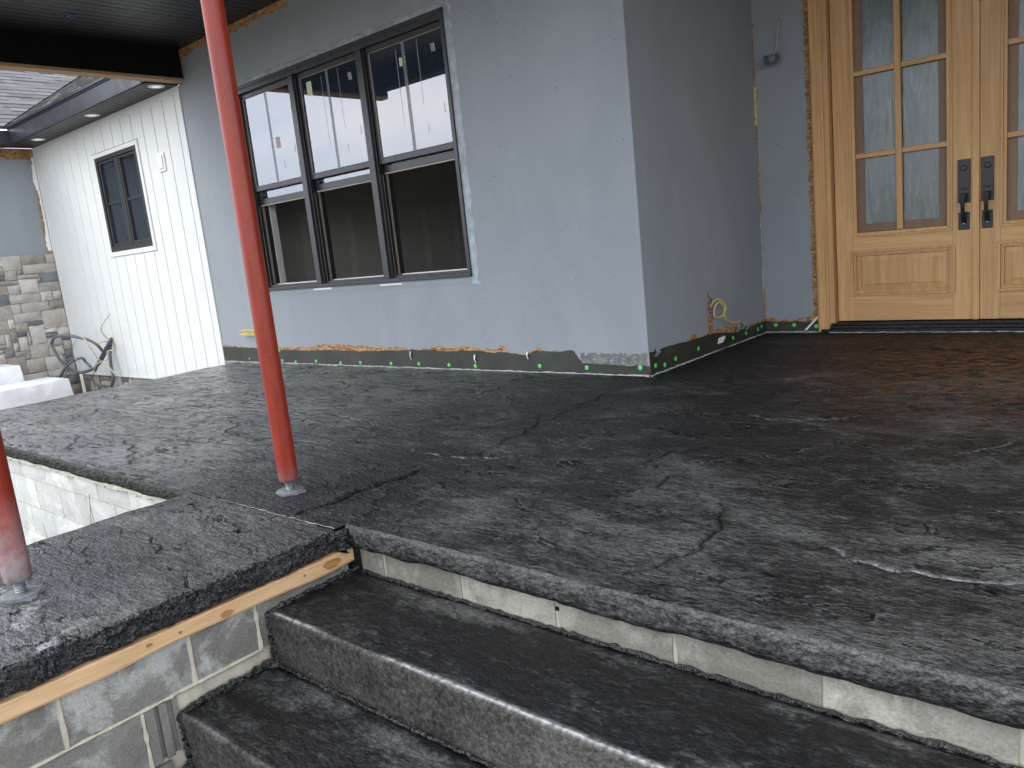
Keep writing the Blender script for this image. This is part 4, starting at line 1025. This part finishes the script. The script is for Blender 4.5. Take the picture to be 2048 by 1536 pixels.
jb_ = thing('junction_box', 'small round blue electrical box in the dark porch ceiling', 'electrical box', (-4.70, -1.33, 3.3))
MB().lathe([(.055, -.004), (.055, .006), (.047, .006), (.046, -.03), (.002, -.03)], (-4.70, -1.33, 3.2995), (0, 0, -1), 20).build('box', M_BLUE, jb_, True)
bead([(-4.71, -1.33, 3.302), (-4.70, -1.34, 3.285), (-4.68, -1.33, 3.28), (-4.69, -1.31, 3.30)], .004, 6, .001).build('wire', M_CABLE, jb_, True)

# ================================================================== RED POSTS
def post(x, y, dusty, label, seed):
    p = thing('steel_post', label, 'post', (x, y, 0), 'red steel props holding up the porch roof')
    rs_ = random.Random(seed); n = 28; zs = [.052, .058, .07, .09]+[.12+i*.04 for i in range(12)]+[.7, 1.0, 1.4, 1.45, 1.9, 2.4, 2.9, 3.04]
    m = MB(); zprev = 0
    for z in zs:
        r = .038 if z < .055 else .0425 if z < .08 else .0435 if z < 1.42 else .0445
        for k in range(n):
            t = 2*math.pi*k/n; rr = r+(.0012 if k == 3 else 0)
            m.v.append((x+rr*math.cos(t), y+rr*math.sin(t), z))
    for i in range(len(zs)-1):
        for k in range(n):
            k2 = (k+1) % n; m.f.append((i*n+k, i*n+k2, (i+1)*n+k2, (i+1)*n+k))
    m.f.append(tuple(range(n-1, -1, -1))); b = (len(zs)-1)*n; m.f.append(tuple(b+k for k in range(n)))
    o = m.build('tube', M_RED, p, True)
    me = o.data
    for nm in ('dust', 'dark_foot'):
        a = me.attributes.new(nm, 'FLOAT', 'POINT')
        vals = []
        for v in me.vertices:
            h_ = v.co.z; t = math.atan2(v.co.y-y, v.co.x-x)
            if nm == 'dust': vals.append(max(0, min(1, dusty*(1.05-h_/(.34 if dusty > .7 else .12)))))
            else: vals.append((max(0, 1-h_/(.115))*(.9 if math.cos(t-.6) > -.1 else .2))*(1 if dusty > .7 else .75))  # black towards the foot, stronger on one side
        a.data.foreach_set('value', vals)
    prof = [(.016, .0)]
    for k in range(7): prof += [(.0185, .006+k*.008), (.0155, .010+k*.008)]
    MB().lathe(prof, (x, y, 0), (0, 0, 1), 14).build('screw', M_ZINC, p, True)
    MB().lathe([(.060, -.004), (.060, .006), (.054, .008), (.002, .008)], (x, y, .001), (0, 0, 1), 24).build('base_plate', M_DUST, p, True)
    q = MB(); pts = []
    for k in range(22):
        t = 6.283*k/22; r = rs_.uniform(.062, .082); pts.append((x+r*1.1*math.cos(t), y+r*.8*math.sin(t)))
    q.prism(pts, lambda u, v, d: (u, v, d), -.004, .0035); q.build('grout_smear', M_DUST, p)
    MB().box(x-.08, y-.08, 3.04, x+.08, y+.08, 3.079).build('top_plate', M_RED, p, bevel=.003)
post(-.262, -2.672, .5, 'tall red steel post standing at the porch front, in front of the black windows', 1)
post(-.185, -3.780, 1.0, 'red steel post with a dusty grey foot on the stamped cap beside the steps', 2)

# ================================================================== WHITE SIDED WALL
ws = thing('sided_wall', 'bright white vertical board siding wall with a small black window', 'wall', (-7.6, .05, -.25))
GX0, GX1, GZ0, GZ1 = -7.81, -6.668, 1.384, 2.55
wx0, wx1 = -9.73, XL-.002
MB().box(wx0, .012, -.25, GX0, .15, 2.974).box(GX1, .012, -.25, wx1, .15, 2.974).box(GX0, .012, -.25, GX1, .15, GZ0).box(GX0, .012, GZ1, GX1, .15, 2.974).build('backing', M_WHITE, ws)
xs_ = [wx0+.02]; x = -5.624-.267*15
while x < wx1-.03:
    if x > xs_[-1]+.03: xs_.append(x)
    x += .267
xs_.append(wx1-.055)
def board(xa, xb, za, zb):
    m = MB(); f = lambda u, v, d: (u, v, d)
    m.prism([(xa+.003, .0115), (xa+.003, .009), (xa+.012, -.004), (xb-.007, -.004), (xb-.003, .009), (xb-.003, .0115)], f, za, zb); return m
for xa, xb in zip(xs_[:-1], xs_[1:]):
    if xb < GX0-.06 or xa > GX1+.06: board(xa, xb, -.245, 2.90).build('siding_board', M_WHITE, ws)
    else:
        la, lb = max(xa, GX0-.07), min(xb, GX1+.07)
        for q in [(xa, xb, -.245, GZ0-.07), (xa, xb, GZ1+.06, 2.90)]+([(xa, GX0-.07, GZ0-.069, GZ1+.059)] if xa < GX0-.07 else [])+([(GX1+.07, xb, GZ0-.069, GZ1+.059)] if xb > GX1+.07 else []):
            board(*q).build('siding_board', M_WHITE, ws)
MB().box(wx0, -.012, 2.90, wx1, .0115, 2.9735).build('frieze_trim', M_WHITE, ws, bevel=.003)
MB().box(wx1-.05, -.014, -.25, wx1, .011, 2.899).build('corner_trim', M_WHITE, ws, bevel=.003)
MB().box(wx0, -.016, -.25, wx0+.03, .011, 2.899).build('corner_trim', M_WHITE, ws, bevel=.003)
MB().box(wx0, -.014, -.262, wx1, .02, -.246).build('starter_strip', M_WHITE, ws)
MB().box(GX0-.06, -.013, GZ0-.06, GX1+.06, .012, GZ0).box(GX0-.06, -.013, GZ1, GX1+.06, .012, GZ1+.05).box(GX0-.06, -.013, GZ0, GX0, .012, GZ1).box(GX1, -.013, GZ0, GX1+.06, .012, GZ1).build('window_trim', M_WHITE, ws, bevel=.003)
st2 = MB(); 
sv = thing('stone_wall', 'low band of stone veneer under the white siding', 'stone wall', (-7.6, .1, -.8))
MB().box(-9.74, .05, -.8, XL, .14, -.263).build('mortar', M_STMORT, sv)
rs = random.Random(21)
def ashlar(u0, u1, v0, v1, rs, unit=.066, wmin=.13, wmax=.42):
    nu = int((u1-u0)/.04); nv = int(round((v1-v0)/unit)); occ = [[0]*nu for _ in range(nv)]; out = []
    for j in range(nv-1, -1, -1):
        i = 0
        while i < nu:
            if occ[j][i]: i += 1; continue
            h = rs.choices([1, 2, 3, 4], [3, 5, 2.4, .9])[0]; w = int(rs.uniform(wmin, wmax)/.04*(1 if h < 3 else .9)); w = max(w, 3 if h < 3 else 6)
            h = min(h, j+1); w = min(w, nu-i)
            k = 0
            while k < w and not occ[j][i+k]: k += 1
            w = k
            if nu-i-w < 3 and nu-i <= w+3 and all(not occ[j][q] for q in range(i, nu)): w = nu-i
            for jj in range(j-h+1, j+1):
                if any(occ[jj][i+q] for q in range(w)): h = min(h, j-jj); 
            h = max(1, h)
            for jj in range(j-h+1, j+1):
                for q in range(w): occ[jj][i+q] = 1
            out.append((u0+i*.04, u0+(i+w)*.04, v0+(j-h+1)*unit, v0+(j+1)*unit)); i += w
    return out
def stones(parent, cells, fn, seed):
    rs_ = random.Random(seed)
    for q, (a_, b_, c_, d_) in enumerate(cells):
        if b_-a_ < .03: continue
        m = block_mesh(a_+.004, b_-.004, c_+.0035, d_-.0035, fn, .06, seed+q, .013, 4, 3, -.018, .006)
        big = (b_-a_)*(d_-c_) > .045
        k = rs_.choices([0, 1, 2, 3], [4, 0 if big else 2.4, 0 if big else 2, 3.4])[0]
        m.build('stone', M_ST[k], parent, True)
stones(sv, [(a_, b_, c_, min(d_, -.268)) for a_, b_, c_, d_ in ashlar(-9.70, -7.0, -.80, -.265, rs, .09)], fy(.035), 500)

# ---- small black window
sw2 = thing('small_window', 'small black window in the white siding wall', 'window', (-7.24, .03, 1.384))
m = MB().box(GX0, -.018, GZ0, GX0+.05, .07, GZ1).box(GX1-.05, -.018, GZ0, GX1, .07, GZ1).box(GX0+.05, -.018, GZ1-.05, GX1-.05, .07, GZ1).box(GX0+.05, -.018, GZ0, GX1-.05, .07, GZ0+.06)
m.build('frame', M_BLACKVINYL, sw2, bevel=.004)
gm = (GX0+GX1)/2
MB().box(gm-.045, -.010, GZ0+.06, gm+.045, .06, GZ1-.05).build('mullion', M_BLACKVINYL, sw2, bevel=.006)
for a_, b_ in ((GX0+.05, gm-.045), (gm+.045, GX1-.05)):
    m = MB().box(a_, .0, GZ0+.06, a_+.03, .05, GZ1-.05).box(b_-.03, .0, GZ0+.06, b_, .05, GZ1-.05).box(a_+.03, .0, GZ0+.06, b_-.03, .05, GZ0+.10).box(a_+.03, .0, GZ1-.085, b_-.03, .05, GZ1-.05)
    sh = m.build('sash', M_BLACKVINYL, sw2, bevel=.006)
    MB().box(a_+.03, .026, GZ0+.10, b_-.03, .030, GZ1-.085).build('pane', M_GLASS2, sh)
    MB().box(a_+.03, .012, 1.965, b_-.03, .025, 1.995).build('muntin', M_BLACKVINYL, sh, bevel=.002)
bk = MB().box(-8.2, .75, .9, -6.2, .80, 2.9).box(-8.25, .152, .9, -8.2, .80, 2.9).box(-6.2, .152, .9, -6.15, .80, 2.9).box(-8.2, .152, 2.9, -6.2, .80, 2.95).box(-8.2, .152, .85, -6.2, .80, .9)
bo = bk.build('interior_nook', M_DARKROOM); tag(bo, kind='structure')
MB().box(-7.98, .70, .95, -7.86, .75, 2.8).box(-7.72, .72, .95, -7.70, .75, 2.8).build('interior_trim', M_WHITE2, bo)
vb = thing('vent_box', 'small white plastic mounting box on the white siding right of the small window', 'vent cover', (-6.115, -.005, 2.27))
MB().box(-6.20, -.020, 2.17, -6.03, -.004, 2.375).build('flange', M_WHITE2, vb, bevel=.012)
MB().box(-6.175, -.034, 2.20, -6.06, -.020, 2.345).build('cover', M_WHITE2, vb, bevel=.008)

# ================================================================== LEFT WING (garage side): sheathing, stone, roof
LX = -9.75; LY = -1.95
lw = thing('house_wing', 'left wing of the house with blue grey wall, black fascia and grey shingled roof', 'building', (LX-.1, -.9, -.8))
MB().box(LX-.2, LY, -.8, LX, .011, 2.974).box(LX-4, LY-.2, -.8, LX, LY-.001, 2.974).build('sheathing', M_SHEATH, lw)
strip_x(LX+.0005, [(LY+(-.02-LY)*i/30, 2.84+rs.uniform(-.03, .02)) for i in range(31)], [(LY+(-.02-LY)*i/30, 2.962) for i in range(31)], 'bare_strip', M_OSB, lw, .002)
strip_x(LX+.0028, [(-.03-.035*(1+math.sin(z*3.1)*.6)+0*z, 0) for z in ()] or [(-.085, 1.5), (-.05, 1.5), (-.017, 1.5)], [(-.06, 2.9), (-.045, 2.9), (-.017, 2.9)], 'bare_strip', M_OSB, lw, .002)
m = MB(); rs = random.Random(8)
for i in range(26):
    z = 1.55+i*.05; w = .02+.03*max(0, math.sin(i*.35+1))+rs.uniform(0, .01)
    m.prism([(-w-.02, z), (-.018, z), (-.018, z+.05), (-w-.02, z+.05)], lambda u, v, d: (LX+.004+d, u, v), 0, .003)
m.build('wrap_edge', M_WHITE2, lw)
vs_ = thing('stone_veneer', 'grey and buff stone veneer on the lower half of the left wing wall', 'stone wall', (LX, -.9, -.8))
MB().box(LX+.0005, LY+.02, -.8, LX+.03, -.02, 1.49).build('mortar', M_STMORT, vs_)
rs = random.Random(33)
stones(vs_, ashlar(-1.66, -.02, -.80, 1.51, rs, .066, .14, .44), fx(LX+.055), 700)

PIT = .62; EX, EY, EZ = -9.375, -.395, 3.19
gr_ = lw
# fascia and soffit of the white wall, then of the wing
MB().box(EX+.004, -.395, 2.968, -5.495, -.375, 3.145).box(EX+.004, -.408, 3.145, -5.495, -.375, 3.182).build('fascia', M_FASCIA, gr_, bevel=.003)
MB().box(EX, LY-.4, 2.968, EX+.003, -.375, 3.145).box(EX-.02, LY-.4, 2.968, EX, -.375, 3.145).build('fascia', M_FASCIA, gr_, bevel=.002)
MB().box(EX-.0, -.424, 3.160, -5.495, -.409, 3.200).box(EX+.0035, LY-.4, 3.160, EX+.018, -.424, 3.200).build('drip_edge', M_GUTTER, gr_, bevel=.003)
MB().box(EX, -.372, 2.962, -5.495, -.350, 2.974).build('soffit_trim', M_GALV if False else M_FASCIA, gr_, bevel=.002)
sp_ = MB().box(0, -.350, 2.975, .092, .010, 2.987).mesh('soffit_board', M_CEIL)
x = -9.74
while x < -5.50:
    o = bpy.data.objects.new('soffit_board', sp_); COL.objects.link(o); attach(o, gr_, (min(x, -5.50-.092), 0, 0)); x += .1
MB().box(LX-.01, -.349, 2.989, -5.495, .02, 3.0).build('soffit_deck', M_WRAP, gr_)
MB().box(LX, LY-.4, 2.975, EX-.021, -.352, 2.987).build('soffit_board', M_CEIL, gr_)
# roof decks
cphi = 1/math.sqrt(1+PIT*PIT); sphi = PIT*cphi; cx, cy = EX+.01, -.425
m = MB(); Tm = 4.6
f1 = lambda u, v, d: (u, cy+v*cphi-d*sphi, EZ+v*sphi+d*cphi)          # front plane rises toward +y; u = x
f2 = lambda u, v, d: (cx-v*cphi+d*sphi, u, EZ+v*sphi+d*cphi)          # wing plane rises toward -x; u = y
m.prism([(cx, 0), (-5.5, 0), (-5.5, Tm), (cx-Tm*cphi, Tm)], f1, -.03, -.004)
m.prism([(cy, 0), (cy+Tm*cphi, Tm), (LY-.4, Tm), (LY-.4, 0)], f2, -.03, -.004)
m.build('deck', M_WRAP, gr_)
rs = random.Random(14); EXP = .142
ncourse = 21
for c in range(ncourse):
    s0, s1 = c*EXP, (c+1)*EXP+.03
    yv0, yv1 = cy+s0*cphi-.012, cy+s1*cphi-.012
    u = yv0
    ends = []
    first = True; y_end = max(LY-.4, -1.1) if c < 12 else -.6
    while u > y_end:
        w = rs.choice([.17, .2, .24, .30, .34]); a_ = u-w; th = rs.choice([.005, .011, .014])
        poly = [(a_, s0), (u, s0), (yv1 if first else u, s1), (a_, s1)]
        MBm = MB(); b = 0
        lo_, hi_ = th, .0015
        MBm.v = [f2(poly[0][0], s0, -.003), f2(poly[1][0], s0, -.003), f2(poly[1][0], s0, lo_), f2(poly[0][0], s0, lo_), f2(poly[2][0], s1, hi_), f2(poly[3][0], s1, hi_)]
        MBm.f = [(0, 1, 2, 3), (3, 2, 4, 5), (0, 3, 5), (1, 4, 2)]
        MBm.build('shingle', M_SHING, gr_); u = a_-.002; first = False
fr_ = MB()
for c in range(ncourse):
    s0, s1 = c*EXP, (c+1)*EXP+.03; xv0, xv1 = cx-s0*cphi+.02, cx-s1*cphi+.02; u = xv0; first = True
    while u < -5.55:
        w = rs.choice([.17, .2, .24, .30, .34]); a_ = min(u+w, -5.5); th = rs.choice([.005, .012, .016]); b = len(fr_.v)
        fr_.v += [f1(u, s0, -.003), f1(a_, s0, -.003), f1(a_, s0, th), f1(u, s0, th), f1(a_, s1, .0015), f1(xv1 if first else u, s1, .0015)]
        fr_.f += [(b, b+1, b+2, b+3), (b+3, b+2, b+4, b+5), (b, b+3, b+5), (b+1, b+4, b+2)]; u = a_+.002; first = False
tag(fr_.build('shingle_field', M_SHING, gr_), kind='stuff')
# valley: shingles of the front plane woven over
vl = MB(); 
for k in range(22):
    t0 = k*.14; p = Vector((cx-t0*cphi, cy+t0*cphi, EZ+t0*sphi)); q = Vector((cx-(t0+.15)*cphi, cy+(t0+.15)*cphi, EZ+(t0+.15)*sphi)); sd_ = Vector((.075, 0, .012)); sl_ = Vector((-.02, -.02, .022))
    b = len(vl.v); vl.v += [tuple(p+Vector((0, 0, .016))), tuple(q+Vector((0, 0, .014))), tuple(q+sd_+Vector((0, 0, .010))), tuple(p+sd_+Vector((0, 0, .012))), tuple(p-Vector((0, 0, .004))), tuple(q-Vector((0, 0, .004)))]
    vl.f += [(b, b+3, b+2, b+1), (b, b+1, b+5, b+4)]
vl.build('valley_shingles', M_SHING, gr_)
for i, (x, lab) in enumerate([(-5.60, 'round white downlight in the black soffit nearest the porch beam'), (-7.24, 'middle one of three round white downlights in the black soffit'), (-8.98, 'round white downlight in the black soffit nearest the stone wing')]):
    o = thing('downlight', lab, 'ceiling light', (x, -.185, 2.975), 'recessed lights in the soffit')
    MB().lathe([(.085, 0), (.085, .005), (.072, .009), (.066, .006)], (x, -.185, 2.9745), (0, 0, -1), 28).build('trim_ring', M_WHITE2, o, True)
    MB().lathe([(.066, 0), (.066, .005), (.04, .0065), (.002, .007)], (x, -.185, 2.9745), (0, 0, -1), 28).build('lens', M_LENS, o, True)

# ================================================================== SHEETED STACKS
def sheet(x0, x1, y0, y1, z1, label, seed):
    rs_ = random.Random(seed); m = MB(); n = 16
    per = []
    for i in range(n): per.append((x1, y0+(y1-y0)*i/n))
    for i in range(n): per.append((x1-(x1-x0)*i/n, y1))
    for i in range(n): per.append((x0, y1-(y1-y0)*i/n))
    for i in range(n): per.append((x0+(x1-x0)*i/n, y0))
    cxm, cym = (x0+x1)/2, (y0+y1)/2; rows = []
    for h, gq in ((-.80, .05), (-.5, .045), (z1-.12, .02), (z1-.008, .012), (z1, .004)):
        r_ = []
        for i, (x, y) in enumerate(per):
            f_ = .012*math.sin(i*1.9)+rs_.uniform(-.008, .008)
            dx, dy = x-cxm, y-cym
            L = math.hypot(dx, dy); g_ = (gq+f_*(1 if h < z1-.05 else .3))
            r_.append((x+dx/L*g_, y+dy/L*g_, h+rs_.uniform(-.006, .006)))
        r_.append(r_[0]); rows.append(r_)
    m.grid(rows)
    b = len(m.v); m.v += [(cxm, cym, z1+.004)]; base = 4*(len(per)+1)
    for i in range(len(per)): m.f.append((base+i, base+i+1, b))
    return tag(m.build('sheeted_stack', M_TARP, None, True), label, 'covered pallet', 'white sheeted stacks')
sheet(-8.95, -8.25, -2.1, -.68, -.155, 'lower front stack under a white sheet beside the stone wall', 3)
sheet(-9.62, -8.98, -2.0, -.98, .06, 'taller rear stack under a white sheet against the stone wall', 4)

# ================================================================== CONDUIT, CABLES, FITTINGS
def smooth(pts, k=6):
    P = [Vector(p) for p in pts]; out = []
    for i in range(len(P)-1):
        p0 = P[max(i-1, 0)]; p1 = P[i]; p2 = P[i+1]; p3 = P[min(i+2, len(P)-1)]
        for j in range(k):
            t = j/k; out.append(.5*((2*p1)+(-p0+p2)*t+(2*p0-5*p1+4*p2-p3)*t*t+(-p0+3*p1-3*p2+p3)*t**3))
    out.append(P[-1]); return out
RWm = RW; CC = np.array([2.73738639, -4.52703463, .98343904])
cd = thing('conduit_bundle', 'looped grey flexible conduits and thin wires coming out of the white siding', 'conduit', (-8.3, -.1, 0))
MB().tube(smooth([(-8.364, 0.000, 0.262), (-8.303, -0.050, 0.239), (-8.352, -0.120, 0.128), (-8.522, -0.160, -0.033), (-8.655, -0.180, -0.157)]), 0.020, 8).build('conduit', M_CONDUIT, cd, True)
MB().tube(smooth([(-8.374, 0.000, 0.241), (-8.334, -0.060, 0.118), (-8.305, -0.100, -0.081), (-8.245, -0.120, -0.240), (-8.292, -0.120, -0.314), (-8.369, -0.120, -0.379)]), 0.020, 8).build('conduit', M_CONDUIT, cd, True)
MB().tube(smooth([(-8.431, 0.000, 0.220), (-8.499, -0.100, 0.019), (-8.552, -0.200, -0.098), (-8.591, -0.350, -0.143), (-8.747, -0.420, -0.113), (-8.834, -0.500, 0.003), (-8.892, -0.550, 0.176), (-8.943, -0.550, 0.279), (-8.793, -0.550, 0.361), (-8.582, -0.500, 0.382), (-8.412, -0.420, 0.349), (-8.227, -0.350, 0.298), (-8.104, -0.300, 0.221), (-8.104, -0.250, 0.132)]), 0.020, 8).build('conduit', M_CONDUIT, cd, True)
MB().tube(smooth([(-8.907, -0.550, -0.196), (-8.767, -0.520, -0.074), (-8.567, -0.480, 0.025), (-8.298, -0.450, 0.075), (-8.281, -0.420, 0.020), (-8.198, -0.400, -0.052)]), 0.018, 8).build('conduit', M_CONDUIT, cd, True)
MB().tube(smooth([(-7.774, -0.200, 0.614), (-7.976, -0.200, 0.521), (-8.254, -0.150, 0.437), (-8.370, -0.100, 0.349), (-8.388, 0.000, 0.210)]), 0.006, 8).build('wire', M_CABLE, cd, True)
MB().tube(smooth([(-8.388, 0.000, 0.210), (-8.350, -0.100, 0.237), (-8.452, -0.150, 0.220)]), 0.007, 8).build('wire', M_CABLE, cd, True)
MB().tube(smooth([(-8.266, -0.450, 0.383), (-8.177, -0.420, 0.329), (-8.092, -0.400, 0.218), (-8.096, -0.320, 0.035), (-8.033, -0.250, -0.067), (-7.907, -0.220, -0.189)]), 0.008, 8).build('wire', M_CABLE, cd, True)
MB().tube(smooth([(-8.388, 0.000, 0.210), (-7.995, -0.150, 0.136), (-8.089, -0.200, 0.124), (-8.112, -0.200, 0.023), (-8.194, -0.250, -0.010), (-8.277, -0.300, -0.043), (-8.414, -0.300, -0.179)]), 0.007, 8).build('wire', M_CABLE, cd, True)
MB().tube(smooth([(-8.209, -0.500, 0.332), (-8.358, -0.500, 0.233), (-8.380, -0.500, 0.093), (-8.363, -0.450, -0.006)]), 0.006, 8).build('wire', M_CABLE, cd, True)
wl_ = thing('light_box', 'galvanised metal light box dangling from a cable on the wall beside the door', 'light fitting', (.19, D-.05, 2.2))
MB().tube(smooth([(.235, D+.01, 2.462), (.232, D-.03, 2.455), (.225, D-.03, 2.40), (.213, D-.03, 2.32), (.203, D-.04, 2.24), (.195, D-.05, 2.20)]), .005, 7).build('cable', M_CABLE, wl_, True)
MB().lathe([(.012, 0), (.012, .008), (.003, .012)], (.236, D-.001, 2.464), (0, -1, 0), 10).build('staple', M_GALV, wl_, True)
m = MB(); m.lathe([(.060, .0), (.063, .004), (.061, .01), (.061, .038), (.054, .056), (.034, .066), (.002, .069)], (.182, D-.090, 2.205), (.1, .25, -1), 8)
m.build('box', M_GALV, wl_, True)
MB().lathe([(.017, 0), (.017, .006), (.010, .008), (.002, .008)], (.186, D-.105, 2.17), (.1, -1, -.5), 12).build('knockout', M_ZINC, wl_, True)
MB().box(.118, D-.10, 2.206, .142, D-.065, 2.211).build('ear', M_GALV, wl_)
MB().box(.225, D-.10, 2.198, .247, D-.075, 2.203).build('ear', M_GALV, wl_)
ob = thing('outlet_box', 'blue outlet box with a loop of yellow cable low on the return wall', 'outlet', (0, .93, .27))
m = MB().box(.001, .905, .268, .004, .912, .412).box(.001, .95, .268, .004, .957, .412).box(.001, .912, .268, .004, .95, .275).box(.001, .912, .405, .004, .95, .412).box(.0009, .912, .275, .0022, .95, .405)
m.build('box', M_BLUE, ob)
MB().tube(smooth([(.004, .925, .35), (.03, .93, .39), (.05, .97, .40), (.06, 1.04, .37), (.06, 1.06, .31), (.05, 1.02, .27), (.03, .96, .265), (.025, .93, .30), (.04, .94, .36), (.055, .99, .375), (.065, 1.03, .33), (.06, 1.03, .27), (.06, 1.10, .215), (.06, 1.20, .19), (.05, 1.33, .185)], 5), .0052, 7).build('cable', M_YELLOW, ob, True)
yc = thing('cable_loop', 'small loop of yellow cable sticking out of the wall behind the tall red post', 'cable', (-4.95, 0, .33))
MB().tube(smooth([(-4.72, .0, .34), (-4.75, -.03, .35), (-4.85, -.04, .36), (-4.97, -.05, .345), (-5.0, -.05, .325), (-4.95, -.05, .31), (-4.85, -.05, .305), (-4.74, -.05, .305), (-4.60, -.04, .312)], 5), .006, 7).build('cable', M_YELLOW, yc, True)
MB().tube(smooth([(-4.72, -.01, .325), (-4.80, -.03, .335), (-4.92, -.04, .335), (-4.94, -.04, .32), (-4.85, -.04, .318), (-4.73, -.04, .318)], 5), .005, 7).build('cable', M_YELLOW, yc, True)

# ================================================================== WEEDS
for (xa, xb, zt, lab) in [(-1.54, -1.40, -.03, 'tallest grass stalk growing beside the pale block wall'), (-1.33, -1.42, -.085, 'leaning grass stalk crossing the tallest one by the pale block wall'), (-2.02, -2.18, -.31, 'short dark grass blade by the pale block wall near the dusty red post')]:
    w_ = thing('weed', lab, 'weed', (xa, -3.12, -.8), 'grass stalks in front of the pale block wall')
    m = MB(); n = 10
    for s_ in (0, 1):
        G = []
        for i in range(n+1):
            t = i/n; wv = .006*(1-t**2)+.0012; x = xa+(xb-xa)*t**1.4+s_*.01*t; z = -.8+(zt+.8)*t*(1 if s_ == 0 else .55); yv = -3.12+.03*t*(1-2*s_)
            G.append([(x-wv, yv, z), (x, yv-.002, z), (x+wv, yv, z)])
        m.grid(G)
    m.build('blade', M_GRASS, w_, True)
